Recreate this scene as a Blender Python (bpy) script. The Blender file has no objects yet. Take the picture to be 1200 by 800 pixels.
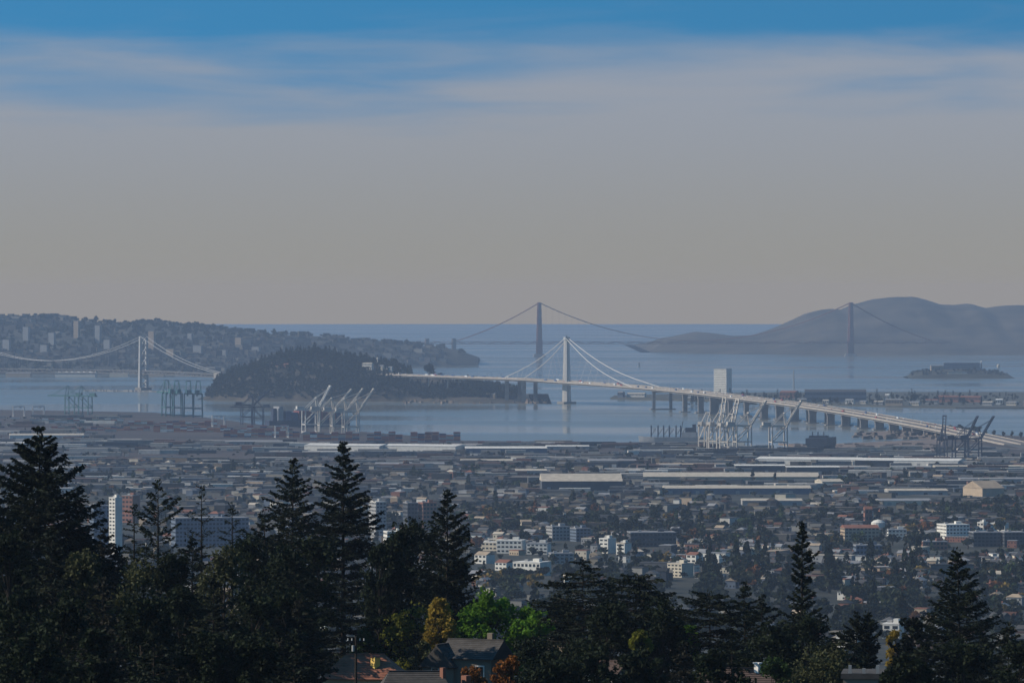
import bpy, math, random
import numpy as np
from mathutils import Vector, Matrix, noise as mnoise

# ------------------------------------------------------------------ camera
SC = bpy.context.scene
COL = SC.collection
F = 6200.0                 # focal length in photo pixels (photo 1200 x 800)
H = 266.0                  # height of the camera above the bay, metres
TILT = math.atan(57.0 / F)
cam = bpy.data.cameras.new('camera')
cam_o = bpy.data.objects.new('camera', cam)
COL.objects.link(cam_o)
cam.sensor_width = 36.0
cam.lens = 36.0 * F / 1200.0
cam.clip_start = 1.0
cam.clip_end = 120000.0
cam_o.location = (0, 0, H)
cam_o.rotation_euler = (math.radians(90) - TILT, 0, 0)
SC.camera = cam_o

# ------------------------------------------------------------------ sky and sun
SUN_EL, SUN_ROT = math.radians(33), math.radians(-93)
world = bpy.data.worlds.new('World')
SC.world = world
world.use_nodes = True
wn, wl = world.node_tree.nodes, world.node_tree.links
wn.clear()
def wnode(t, **kw):
    n = wn.new(t)
    for k, v in kw.items():
        setattr(n, k, v)
    return n
def wmath(op, a, b=None, c=None, clamp=False):
    n = wnode('ShaderNodeMath', operation=op, use_clamp=clamp)
    for i, v in enumerate((a, b, c)):
        if v is None: continue
        if isinstance(v, (int, float)): n.inputs[i].default_value = v
        else: wl.new(v, n.inputs[i])
    return n.outputs[0]
tc = wnode('ShaderNodeTexCoord')
sep = wnode('ShaderNodeSeparateXYZ'); wl.new(tc.outputs['Generated'], sep.inputs[0])
zabs = wmath('ABSOLUTE', sep.outputs['Z'])
zup = wmath('MULTIPLY_ADD', zabs, 2.0, 0.62)
cmb = wnode('ShaderNodeCombineXYZ')
wl.new(sep.outputs['X'], cmb.inputs[0]); wl.new(sep.outputs['Y'], cmb.inputs[1]); wl.new(zup, cmb.inputs[2])
nrm = wnode('ShaderNodeVectorMath', operation='NORMALIZE'); wl.new(cmb.outputs[0], nrm.inputs[0])
sky = wnode('ShaderNodeTexSky', sky_type='NISHITA', sun_disc=False, sun_elevation=SUN_EL, sun_rotation=SUN_ROT,
            altitude=250.0, air_density=1.0, dust_density=0.4, ozone_density=3.0)
wl.new(nrm.outputs[0], sky.inputs[0])
gam = wnode('ShaderNodeGamma'); wl.new(sky.outputs[0], gam.inputs[0]); gam.inputs[1].default_value = 1.35
tint = wnode('ShaderNodeMix', data_type='RGBA', blend_type='MULTIPLY'); tint.inputs['Factor'].default_value = 1.0
wl.new(gam.outputs[0], tint.inputs['A']); tint.inputs['B'].default_value = (0.6, 1.36, 1.14, 1)
# streaky cloud veil over a bank of marine haze; the same in every direction
mp = wnode('ShaderNodeMapping'); wl.new(tc.outputs['Generated'], mp.inputs[0])
mp.inputs['Scale'].default_value = (15.0, 15.0, 120.0)
n1 = wnode('ShaderNodeTexNoise'); wl.new(mp.outputs[0], n1.inputs['Vector'])
n1.inputs['Scale'].default_value = 1.0; n1.inputs['Detail'].default_value = 9.0; n1.inputs['Roughness'].default_value = 0.5
n1.inputs['Distortion'].default_value = 0.35
mp2 = wnode('ShaderNodeMapping'); wl.new(tc.outputs['Generated'], mp2.inputs[0])
mp2.inputs['Scale'].default_value = (4.0, 4.0, 90.0); mp2.inputs['Location'].default_value = (3.1, 0.7, 2.2)
n2 = wnode('ShaderNodeTexNoise'); wl.new(mp2.outputs[0], n2.inputs['Vector'])
n2.inputs['Scale'].default_value = 1.0; n2.inputs['Detail'].default_value = 5.0
ns = wmath('ADD', wmath('MULTIPLY', wmath('SUBTRACT', n1.outputs[0], 0.5), 0.034),
           wmath('MULTIPLY', wmath('SUBTRACT', n2.outputs[0], 0.5), 0.022))
el = wmath('ADD', zabs, ns)
mr = wnode('ShaderNodeMapRange', interpolation_type='SMOOTHSTEP')
wl.new(el, mr.inputs['Value'])
mr.inputs['From Min'].default_value = 0.055; mr.inputs['From Max'].default_value = 0.031
mr.inputs['To Min'].default_value = 0.0; mr.inputs['To Max'].default_value = 1.0
# colour of the veil: pale and cool high up, warm grey towards the sea
mr2 = wnode('ShaderNodeMapRange', interpolation_type='SMOOTHSTEP')
wl.new(zabs, mr2.inputs['Value'])
mr2.inputs['From Min'].default_value = 0.0; mr2.inputs['From Max'].default_value = 0.045
mixv = wnode('ShaderNodeMix', data_type='RGBA')
wl.new(mr2.outputs[0], mixv.inputs['Factor'])
mixv.inputs['A'].default_value = (3.1, 3.02, 2.75, 1)
mixv.inputs['B'].default_value = (3.1, 3.45, 4.1, 1)
# warm glow put into the low sky colour to offset the blue haze box
tau = wmath('MULTIPLY', wmath('MINIMUM', wmath('DIVIDE', 64.0, wmath('MAXIMUM', sep.outputs['Z'], 0.00001)), 45400.0), 3.6e-5)
glow = wmath('SUBTRACT', wmath('EXPONENT', tau), 1.0)
gv = wnode('ShaderNodeVectorMath', operation='SCALE'); gv.inputs[0].default_value = (1.32, 0.54, -0.55); wl.new(glow, gv.inputs['Scale'])
mixh = wnode('ShaderNodeVectorMath', operation='ADD'); wl.new(mixv.outputs['Result'], mixh.inputs[0]); wl.new(gv.outputs[0], mixh.inputs[1])
mixs = wnode('ShaderNodeMix', data_type='RGBA')
fac = wmath('MULTIPLY', mr.outputs[0], 0.96)
wl.new(fac, mixs.inputs['Factor']); wl.new(tint.outputs['Result'], mixs.inputs['A']); wl.new(mixh.outputs[0], mixs.inputs['B'])
bg = wnode('ShaderNodeBackground'); wl.new(mixs.outputs['Result'], bg.inputs[0]); bg.inputs[1].default_value = 0.09
wo = wnode('ShaderNodeOutputWorld'); wl.new(bg.outputs[0], wo.inputs[0])

sun = bpy.data.lights.new('sun', 'SUN')
sun.energy = 4.8; sun.angle = math.radians(0.53); sun.color = (1.0, 0.88, 0.72)
sun_o = bpy.data.objects.new('sun', sun)
COL.objects.link(sun_o)
sd = Vector((math.cos(SUN_EL) * math.sin(SUN_ROT), math.cos(SUN_EL) * math.cos(SUN_ROT), math.sin(SUN_EL)))
sun_o.rotation_euler = sd.to_track_quat('Z', 'Y').to_euler()
sun_o.location = (-300, 0, 600)
vs = SC.view_settings
vs.view_transform = 'Standard'; vs.look = 'None'; vs.gamma = 1.0; vs.use_curve_mapping = False
vs.exposure = 0.15
cy = SC.cycles
cy.max_bounces = 4; cy.diffuse_bounces = 2; cy.glossy_bounces = 2; cy.volume_bounces = 0; cy.transparent_max_bounces = 12
cy.use_denoising = True
cy.sample_clamp_indirect = 4.0

# ------------------------------------------------------------------ helpers: pixels, terrain
def ray(px, py):
    x, y = (px - 600.0) / F, (400.0 - py) / F
    ct, st = math.cos(TILT), math.sin(TILT)
    return Vector((x, ct + y * st, -st + y * ct))
def at(px, py, D):
    """point on the ray of a photo pixel at distance D along the view"""
    d = ray(px, py)
    return Vector((0, 0, H)) + d * (D / d.y)
def sea(px, py, z=0.0):
    d = ray(px, py)
    return Vector((0, 0, H)) + d * ((z - H) / d.z)
def zof(py, D):
    return at(600, py, D).z
_TY = [-600, 0, 120, 300, 420, 500, 600, 700, 790, 860, 1000, 1300, 1800, 2400, 3100, 3800, 4600, 5600, 6600, 7400, 30000]
_TZ = [272, 262, 253, 239, 230, 223.5, 215.5, 208.5, 203.5, 199, 188, 160, 115, 78, 55, 38, 24, 12, 5, 3, 3]
def ground_z(x, y):
    z = float(np.interp(y, _TY, _TZ))
    if y < 6600:
        a = min(1.0, max(0.0, (6600 - y) / 2500.0))
        n = mnoise.noise(Vector((x / 420.0, y / 600.0, 0.3)))
        z += n * 7.0 * a * (0.2 if y < 1000 else 1.0)
    return z
def ground(px, py):
    """where the ray of a photo pixel meets the land beyond the first ridge"""
    d = ray(px, py)
    y = 1000.0
    while y < 30000:
        p = Vector((0, 0, H)) + d * (y / d.y)
        if p.z <= ground_z(p.x, p.y):
            return Vector((p.x, p.y, ground_z(p.x, p.y)))
        y += 6.0
    return sea(px, py, 3.0)

# ------------------------------------------------------------------ helpers: materials
MATS = {}
def mat(name, col, rough=0.85, var=0.25, scale=0.3, metal=0.0, spec=0.3, attr=None, bump=0.0, trans=0.0, col2=None, stretch=None):
    """procedural Principled material: base colour broken up by noise"""
    if name in MATS: return MATS[name]
    m = bpy.data.materials.new(name); m.use_nodes = True
    nt = m.node_tree; b = nt.nodes['Principled BSDF']
    b.inputs['Roughness'].default_value = rough; b.inputs['Metallic'].default_value = metal
    b.inputs['Specular IOR Level'].default_value = spec
    g = nt.nodes.new('ShaderNodeNewGeometry')
    t = nt.nodes.new('ShaderNodeTexNoise'); t.inputs['Scale'].default_value = scale
    t.inputs['Detail'].default_value = 6.0; t.inputs['Roughness'].default_value = 0.6
    if stretch:
        mp_ = nt.nodes.new('ShaderNodeMapping'); mp_.inputs['Scale'].default_value = stretch
        nt.links.new(g.outputs['Position'], mp_.inputs[0]); nt.links.new(mp_.outputs[0], t.inputs['Vector'])
    else:
        nt.links.new(g.outputs['Position'], t.inputs['Vector'])
    rmp = nt.nodes.new('ShaderNodeMapRange')
    rmp.inputs['From Min'].default_value = 0.3; rmp.inputs['From Max'].default_value = 0.7
    nt.links.new(t.outputs[0], rmp.inputs['Value'])
    mx = nt.nodes.new('ShaderNodeMix'); mx.data_type = 'RGBA'
    nt.links.new(rmp.outputs[0], mx.inputs['Factor'])
    if attr:
        a = nt.nodes.new('ShaderNodeAttribute'); a.attribute_name = attr
        s1 = nt.nodes.new('ShaderNodeVectorMath'); s1.operation = 'SCALE'; s1.inputs['Scale'].default_value = 1 - var
        s2 = nt.nodes.new('ShaderNodeVectorMath'); s2.operation = 'SCALE'; s2.inputs['Scale'].default_value = 1 + var
        nt.links.new(a.outputs['Color'], s1.inputs[0]); nt.links.new(a.outputs['Color'], s2.inputs[0])
        nt.links.new(s1.outputs[0], mx.inputs['A']); nt.links.new(s2.outputs[0], mx.inputs['B'])
    else:
        c2 = col2 if col2 else tuple(min(1, c * (1 + var)) for c in col)
        mx.inputs['A'].default_value = (*[c * (1 - var) for c in col], 1)
        mx.inputs['B'].default_value = (*c2, 1)
    nt.links.new(mx.outputs['Result'], b.inputs['Base Color'])
    if trans > 0:
        b.inputs['Subsurface Weight'].default_value = 0.0
        tr = nt.nodes.new('ShaderNodeBsdfTranslucent'); nt.links.new(mx.outputs['Result'], tr.inputs[0])
        ms = nt.nodes.new('ShaderNodeMixShader'); ms.inputs[0].default_value = trans
        nt.links.new(b.outputs[0], ms.inputs[1]); nt.links.new(tr.outputs[0], ms.inputs[2])
        nt.links.new(ms.outputs[0], nt.nodes['Material Output'].inputs['Surface'])
    if bump:
        bp = nt.nodes.new('ShaderNodeBump'); bp.inputs['Strength'].default_value = bump
        nt.links.new(t.outputs[0], bp.inputs['Height']); nt.links.new(bp.outputs[0], b.inputs['Normal'])
    MATS[name] = m
    return m

# ------------------------------------------------------------------ helpers: meshes and objects
class MB:
    """collects shapes for ONE mesh object; optional colour per face"""
    def __init__(self):
        self.v, self.f, self.c = [], [], []
    def add(self, vs_, fs_, col=None):
        o = len(self.v)
        self.v.extend([tuple(p) for p in vs_])
        for q in fs_:
            self.f.append(tuple(i + o for i in q)); self.c.append(col)
        return self
    def box(self, cx, cy_, z0, sx, sy, sz, rz=0.0, col=None, taper=1.0, bottom=True):
        c, s = math.cos(rz), math.sin(rz)
        P = []
        for k, t in ((0, 1.0), (1, taper)):
            for ux, uy in ((-1, -1), (1, -1), (1, 1), (-1, 1)):
                x, y = ux * sx / 2 * t, uy * sy / 2 * t
                P.append((cx + x * c - y * s, cy_ + x * s + y * c, z0 + k * sz))
        fs = [(4, 5, 6, 7), (0, 1, 5, 4), (1, 2, 6, 5), (2, 3, 7, 6), (3, 0, 4, 7)]
        if bottom: fs.append((3, 2, 1, 0))
        return self.add(P, fs, col)
    def gable(self, cx, cy_, z0, sx, sy, rise, rz=0.0, over=0.4, col=None, hip=0.0):
        c, s = math.cos(rz), math.sin(rz)
        hx, hy = sx / 2 + over, sy / 2 + over
        L = [(-hx, -hy, 0), (hx, -hy, 0), (hx, hy, 0), (-hx, hy, 0), (-hx + hip, 0, rise), (hx - hip, 0, rise)]
        P = [(cx + x * c - y * s, cy_ + x * s + y * c, z0 + z) for x, y, z in L]
        return self.add(P, [(0, 1, 5, 4), (2, 3, 4, 5), (1, 2, 5), (3, 0, 4), (3, 2, 1, 0)], col)
    def bar(self, a, b, w, h=None, col=None, w2=None):
        a, b = Vector(a), Vector(b); h = h or w; w2 = w if w2 is None else w2
        d = (b - a)
        if d.length < 1e-6: return self
        d.normalize()
        u = d.cross(Vector((0, 0, 1)))
        if u.length < 1e-4: u = Vector((1, 0, 0))
        u.normalize(); n = u.cross(d)
        P = []
        for p, k in ((a, 1.0), (b, w2 / w)):
            for su, sn in ((-1, -1), (1, -1), (1, 1), (-1, 1)):
                P.append(p + u * (su * w / 2 * k) + n * (sn * h / 2 * k))
        return self.add(P, [(0, 1, 5, 4), (1, 2, 6, 5), (2, 3, 7, 6), (3, 0, 4, 7), (4, 5, 6, 7), (3, 2, 1, 0)], col)
    def tube(self, pts, rads, n=6, col=None):
        P, fs = [], []
        pts = [Vector(p) for p in pts]
        if isinstance(rads, (int, float)): rads = [rads] * len(pts)
        for i, p in enumerate(pts):
            d = (pts[min(i + 1, len(pts) - 1)] - pts[max(i - 1, 0)]).normalized()
            u = d.cross(Vector((0, 0, 1)))
            if u.length < 1e-3: u = Vector((1, 0, 0))
            u.normalize(); w = d.cross(u)
            for k in range(n):
                a = 2 * math.pi * k / n
                P.append(p + (u * math.cos(a) + w * math.sin(a)) * rads[i])
        for i in range(len(pts) - 1):
            for k in range(n):
                fs.append((i * n + k, i * n + (k + 1) % n, (i + 1) * n + (k + 1) % n, (i + 1) * n + k))
        fs.append(tuple(range((len(pts) - 1) * n, len(pts) * n))); fs.append(tuple(reversed(range(n))))
        return self.add(P, fs, col)
    def prism(self, poly, z0, z1, col=None):
        n = len(poly)
        P = [(x, y, z0) for x, y in poly] + [(x, y, z1) for x, y in poly]
        fs = [tuple(range(n, 2 * n)), tuple(reversed(range(n)))]
        fs += [(i, (i + 1) % n, n + (i + 1) % n, n + i) for i in range(n)]
        return self.add(P, fs, col)
    def mesh(self, name):
        me = bpy.data.meshes.new(name)
        me.from_pydata(self.v, [], self.f)
        if any(c is not None for c in self.c):
            at_ = me.attributes.new('tint', 'FLOAT_COLOR', 'FACE')
            arr = np.array([(*(c or (0.5, 0.5, 0.5)), 1.0) for c in self.c], dtype=np.float32).ravel()
            at_.data.foreach_set('color', arr)
        me.update()
        return me
    def build(self, name, m, parent=None, smooth=False):
        me = self.mesh(name)
        me.materials.append(m)
        if smooth: me.shade_smooth()
        o = bpy.data.objects.new(name, me); COL.objects.link(o)
        if parent: o.parent = parent
        return o
def link_mesh(name, me, parent=None, loc=(0, 0, 0), rz=0.0, sc=None):
    o = bpy.data.objects.new(name, me); COL.objects.link(o)
    o.location = loc; o.rotation_euler = (0, 0, rz)
    if sc: o.scale = sc if isinstance(sc, (tuple, list)) else (sc, sc, sc)
    if parent: o.parent = parent
    return o
def tag(o, label=None, cat=None, group=None, kind=None):
    if label: o['label'] = label
    if cat: o['category'] = cat
    if group: o['group'] = group
    if kind: o['kind'] = kind
    return o
def thing(name, loc, label, cat, group=None, rz=0.0):
    o = bpy.data.objects.new(name, None); COL.objects.link(o)
    o.location = loc; o.rotation_euler = (0, 0, rz); o.empty_display_size = 2.0
    return tag(o, label, cat, group)
def copy_tree(o, parent=None):
    c = o.copy(); COL.objects.link(c); c.parent = parent
    for ch in list(o.children): copy_tree(ch, c)
    return c
def grid_mesh(name, xs, ys, zf, m, smooth=True):
    xs, ys = list(xs), list(ys)
    V = [(x, y, zf(x, y)) for y in ys for x in xs]
    nx = len(xs)
    Fc = [(j * nx + i, j * nx + i + 1, (j + 1) * nx + i + 1, (j + 1) * nx + i) for j in range(len(ys) - 1) for i in range(nx - 1)]
    me = bpy.data.meshes.new(name); me.from_pydata(V, [], Fc); me.update(); me.materials.append(m)
    if smooth: me.shade_smooth()
    o = bpy.data.objects.new(name, me); COL.objects.link(o)
    return o
def interp(pts, x):
    return float(np.interp(x, [p[0] for p in pts], [p[1] for p in pts]))
def fbm(x, y, s=1.0, o=4):
    return mnoise.fractal(Vector((x / s, y / s, 1.7)), 0.6, 2.1, o)

# ------------------------------------------------------------------ the setting: water and land
def water_material():
    m = bpy.data.materials.new('bay_water'); m.use_nodes = True
    nt = m.node_tree; b = nt.nodes['Principled BSDF']
    b.inputs['Base Color'].default_value = (0.16, 0.16, 0.135, 1)
    b.inputs['IOR'].default_value = 1.33; b.inputs['Specular IOR Level'].default_value = 0.3
    g = nt.nodes.new('ShaderNodeNewGeometry')
    mp_ = nt.nodes.new('ShaderNodeMapping'); mp_.inputs['Scale'].default_value = (0.0006, 0.0016, 1)
    t = nt.nodes.new('ShaderNodeTexNoise'); t.inputs['Scale'].default_value = 1.0; t.inputs['Detail'].default_value = 4.0
    nt.links.new(g.outputs['Position'], mp_.inputs[0]); nt.links.new(mp_.outputs[0], t.inputs['Vector'])
    r = nt.nodes.new('ShaderNodeMapRange'); nt.links.new(t.outputs[0], r.inputs['Value'])
    r.inputs['From Min'].default_value = 0.42; r.inputs['From Max'].default_value = 0.6
    r.inputs['To Min'].default_value = 0.09; r.inputs['To Max'].default_value = 0.24
    nt.links.new(r.outputs[0], b.inputs['Roughness'])
    t2 = nt.nodes.new('ShaderNodeTexNoise'); t2.inputs['Scale'].default_value = 0.05; t2.inputs['Detail'].default_value = 5.0
    nt.links.new(g.outputs['Position'], t2.inputs['Vector'])
    bp = nt.nodes.new('ShaderNodeBump'); bp.inputs['Strength'].default_value = 0.02; bp.inputs['Distance'].default_value = 1.0
    nt.links.new(t2.outputs[0], bp.inputs['Height']); nt.links.new(bp.outputs[0], b.inputs['Normal'])
    return m
o = grid_mesh('bay_water', np.linspace(-8500, 8500, 9), np.linspace(6500, 45000, 12), lambda x, y: 0.0, water_material())
tag(o, kind='structure')

M_SOIL = mat('city_soil', (0.02, 0.025, 0.018), 0.95, 0.45, 0.012, col2=(0.05, 0.05, 0.043))
M_HILLSOIL = mat('hill_soil', (0.03, 0.035, 0.02), 0.95, 0.5, 0.08)
ys = list(np.arange(-500, 1000, 25.0)) + list(np.arange(1000, 7301, 70.0)) + [7400.0]
o = grid_mesh('ground', np.arange(-2600, 2601, 50.0), ys, ground_z, M_SOIL)
o.data.materials.append(M_HILLSOIL)
nx = 104
mi = np.zeros(len(o.data.polygons), dtype=np.int32)
mi[:58 * nx] = 1
o.data.polygons.foreach_set('material_index', mi)
tag(o, kind='structure')

# flat made land of the port and the bridge approach: shoreline read off the photograph
shore = [(-300, 478), (0, 480), (70, 481), (180, 483), (250, 490), (310, 498), (420, 505), (480, 510), (545, 516), (640, 517),
         (750, 521), (850, 524), (905, 526), (985, 532), (1100, 534), (1122, 531), (1102, 524), (1108, 512), (1130, 507), (1200, 511), (1320, 518)]
poly = [tuple(sea(px, py, 3.0).xy) for px, py in shore]
poly = [(-2600, 7390.0), (-2600, poly[0][1])] + poly + [(2600, poly[-1][1] - 300), (2600, 7390.0)]
mb = MB().prism(list(reversed(poly)), -1.5, 2.996)
o = mb.build('port_ground', mat('port_asphalt', (0.03, 0.029, 0.031), 0.9, 0.4, 0.01, col2=(0.085, 0.062, 0.055), stretch=(0.3, 1.0, 1.0)))
tag(o, kind='structure')
sp = [tuple(sea(px, py, 2.0).xy) for px, py in [(912, 519), (960, 520.5), (1010, 518), (1060, 516), (1104, 514), (1110, 522), (1103, 528), (1040, 527.5), (980, 525), (930, 522)]]
tag(MB().prism(sp, -1.5, 2.0).build('harbour_pier_ground', mat('pier_ground', (0.16, 0.12, 0.1), 0.9, 0.35, 0.02)), kind='structure')

# ridges beyond the bay
def ridge(name, crest, D, front, back, m, npx=4, rough=0.10, gully=180.0, ny=26, power=0.9):
    px0, px1 = crest[0][0], crest[-1][0]
    us = np.arange(px0, px1 + 0.1, npx)
    V, Fc = [], []
    for u in us:
        top = max(0.0, zof(interp(crest, u), D))
        fr = front(u) if callable(front) else front
        for j in range(ny):
            t = j / (ny - 1)
            if t <= 0.62:
                k = t / 0.62; y = fr + (D - fr) * k; z = top * (k ** power)
                e = math.sin(math.pi * k)
            else:
                k = (t - 0.62) / 0.38; y = D + (back - D) * k; z = top * (1 - k) ** 0.8
                e = math.sin(math.pi * k)
            x = (u - 600.0) / F * D
            z += fbm(x, y * 0.5, gully) * rough * top * e
            edge = -2.0 if (j in (0, ny - 1)) else 0.0
            V.append((x, y, max(z, -2.0) if not edge else -2.0))
    n = len(us)
    for i in range(n - 1):
        for j in range(ny - 1):
            Fc.append((i * ny + j, (i + 1) * ny + j, (i + 1) * ny + j + 1, i * ny + j + 1))
    me = bpy.data.meshes.new(name); me.from_pydata(V, [], Fc); me.update(); me.materials.append(m); me.shade_smooth()
    o = bpy.data.objects.new(name, me); COL.objects.link(o)
    return tag(o, kind='structure'), me
SF_CREST = [(-260, 385), (-100, 374), (0, 371), (30, 370.5), (60, 370), (85, 374), (100, 374), (125, 376.5), (140, 379), (150, 381), (160, 377), (172, 376.5), (200, 379),
            (240, 382), (270, 385), (300, 388), (335, 391), (370, 392.5), (400, 396), (430, 399.5), (470, 402), (500, 405), (535, 409), (560, 418)]
M_SF = mat('city_hill', (0.03, 0.04, 0.035), 0.95, 0.45, 0.006, col2=(0.075, 0.07, 0.06))
sf_o, sf_me = ridge('city_hills', SF_CREST, 19500, lambda u: float(np.interp(u, [-260, 300, 420, 560], [17000, 17200, 19000, 19400])), 21000, M_SF, gully=350)
MARIN = [(745, 418), (760, 410), (768, 402), (780, 396), (795, 392), (815, 388), (835, 389.5), (860, 393), (885, 392), (900, 386), (915, 380), (930, 373), (945, 366), (960, 362), (972, 360.5),
         (985, 361.5), (1000, 355), (1020, 349.5), (1040, 347), (1055, 346), (1070, 346), (1085, 350), (1100, 355), (1118, 356), (1135, 354), (1155, 359.5), (1170, 357), (1190, 355.5),
         (1210, 356), (1260, 361), (1330, 364), (1460, 390)]
M_MARIN = mat('dry_grass_hill', (0.05, 0.042, 0.03), 0.95, 0.5, 0.004, col2=(0.1, 0.08, 0.055))
marin_o, marin_me = ridge('headland_hills', MARIN, 24500, lambda u: float(np.interp(u, [700, 860, 1000, 1460], [23800, 22900, 22600, 22300])), 27500, M_MARIN, gully=500, rough=0.16)
YBI = [(236, 470), (246, 460), (256, 447), (270, 438), (285, 432), (300, 427), (315, 421), (332, 416), (352, 411), (372, 410), (388, 414), (405, 419), (425, 421), (445, 424), (460, 428), (475, 434),
       (490, 439), (520, 442), (545, 447), (580, 455), (608, 462), (630, 471), (645, 474)]
M_YBI = mat('island_scrub', (0.025, 0.03, 0.02), 0.95, 0.5, 0.02, col2=(0.09, 0.07, 0.05))
ybi_o, ybi_me = ridge('wooded_island', YBI, 13400, lambda u: float(np.interp(u, [236, 300, 420, 500, 560, 645], [13150, 13000, 12950, 12950, 12750, 12600])), 14000, M_YBI, npx=3, gully=90, power=0.7)
ALC = [(1062, 441), (1070, 436), (1085, 434), (1100, 432), (1125, 431), (1150, 433), (1165, 435), (1180, 437), (1186, 442)]
M_ALC = mat('rock_island', (0.04, 0.04, 0.03), 0.95, 0.5, 0.02)
alc_o, alc_me = ridge('rock_island', ALC, 16600, 16480, 16760, M_ALC, npx=2, gully=40, ny=16, power=0.45)
ti = [tuple(sea(px, py, 3.0).xy) for px, py in [(715, 466), (790, 467.5), (880, 470), (960, 473), (1040, 475.5), (1120, 477), (1330, 478), (1330, 459), (1000, 459), (840, 460), (720, 463)]]
tag(MB().prism(ti, -1.5, 3.0).build('flat_island', mat('island_ground', (0.06, 0.06, 0.05), 0.95, 0.4, 0.01)), kind='structure')
HILLS = {'sf': sf_me, 'marin': marin_me, 'ybi': ybi_me, 'alc': alc_me}
from mathutils.bvhtree import BVHTree
BVH = {k: BVHTree.FromPolygons([v.co for v in me.vertices], [tuple(p.vertices) for p in me.polygons]) for k, me in HILLS.items()}
def on_hill(k, px, py):
    """where the ray of a photo pixel meets a ridge, else None"""
    d = ray(px, py).normalized()
    return BVH[k].ray_cast(Vector((0, 0, H)), d)[0]
def drop(k, x, y):
    return BVH[k].ray_cast(Vector((x, y, 900)), Vector((0, 0, -1)))[0]

# ------------------------------------------------------------------ bridges
M_CONC = mat('pale_concrete', (0.34, 0.3, 0.26), 0.8, 0.15, 0.05)
M_PIER = mat('pier_concrete', (0.2, 0.19, 0.18), 0.85, 0.25, 0.08)
M_DECK = mat('deck_asphalt', (0.15, 0.13, 0.115), 0.85, 0.3, 0.05)
M_WHITE = mat('white_steel', (0.6, 0.57, 0.53), 0.5, 0.08, 0.1)
M_GSTEEL = mat('grey_steel', (0.3, 0.31, 0.31), 0.55, 0.15, 0.1)
M_SILVER = mat('silver_steel', (0.36, 0.36, 0.36), 0.5, 0.15, 0.1)
M_ORANGE = mat('red_oxide_steel', (0.2, 0.085, 0.06), 0.6, 0.2, 0.02)
def crom(pts, n):
    """smooth curve through points"""
    out = []
    P = [pts[0]] + list(pts) + [pts[-1]]
    for i in range(1, len(P) - 2):
        p0, p1, p2, p3 = P[i - 1], P[i], P[i + 1], P[i + 2]
        for k in range(n):
            t = k / n
            out.append(0.5 * ((2 * p1) + (-p0 + p2) * t + (2 * p0 - 5 * p1 + 4 * p2 - p3) * t * t + (-p0 + 3 * p1 - 3 * p2 + p3) * t ** 3))
    out.append(pts[-1])
    return out
def sweep(mb, path, off0, off1, dz0, dz1, zmin=None):
    """sweep a box section along a path; off = sideways offsets (numbers or functions of i)"""
    n = len(path); P = []
    for i, p in enumerate(path):
        d = path[min(i + 1, n - 1)] - path[max(i - 1, 0)]
        d.z = 0; d.normalize(); s = Vector((d.y, -d.x, 0))
        a = off0(i) if callable(off0) else off0; b = off1(i) if callable(off1) else off1
        zb = p.z + dz0
        if zmin is not None: zb = max(zb, zmin)
        zt = max(p.z + dz1, zb + 0.3)
        P += [(p + s * a).xy.to_tuple() + (zb,), (p + s * b).xy.to_tuple() + (zb,), (p + s * b).xy.to_tuple() + (zt,), (p + s * a).xy.to_tuple() + (zt,)]
    fs = []
    for i in range(n - 1):
        o_ = i * 4
        for k in range(4):
            fs.append((o_ + k, o_ + 4 + k, o_ + 4 + (k + 1) % 4, o_ + (k + 1) % 4))
    fs.append((3, 2, 1, 0)); e = (n - 1) * 4; fs.append((e, e + 1, e + 2, e + 3))
    mb.add(P, fs)
    return mb
EASTPTS = [(395, 438.5, 13340), (440, 438, 13270), (500, 440, 13120), (560, 442, 12960), (605, 443.5, 12830), (664, 447, 12690), (725, 451, 12380), (780, 455.5, 12040), (830, 460.5, 11680),
           (880, 466.5, 11330), (940, 474, 10930), (1000, 483, 10520), (1060, 493.5, 10110), (1110, 503, 9750), (1150, 511, 9450), (1195, 520.5, 9150)]
EPATH = crom([at(*p) for p in EASTPTS], 14)
def eaxis(px):
    """index on the east span seen at a photo column"""
    best = min(range(len(EPATH)), key=lambda i: abs((EPATH[i].x / EPATH[i].y) * F + 600 - px))
    return best
def eside(i):
    d = EPATH[min(i + 1, len(EPATH) - 1)] - EPATH[max(i - 1, 0)]
    d.z = 0; d.normalize()
    return Vector((d.y, -d.x, 0)), d
def egap(i):
    u = (EPATH[i].x / EPATH[i].y) * F + 600
    return float(np.interp(u, [395, 560, 640, 720, 860, 1200], [2, 5, 9, 9, 5, 2]))
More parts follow.
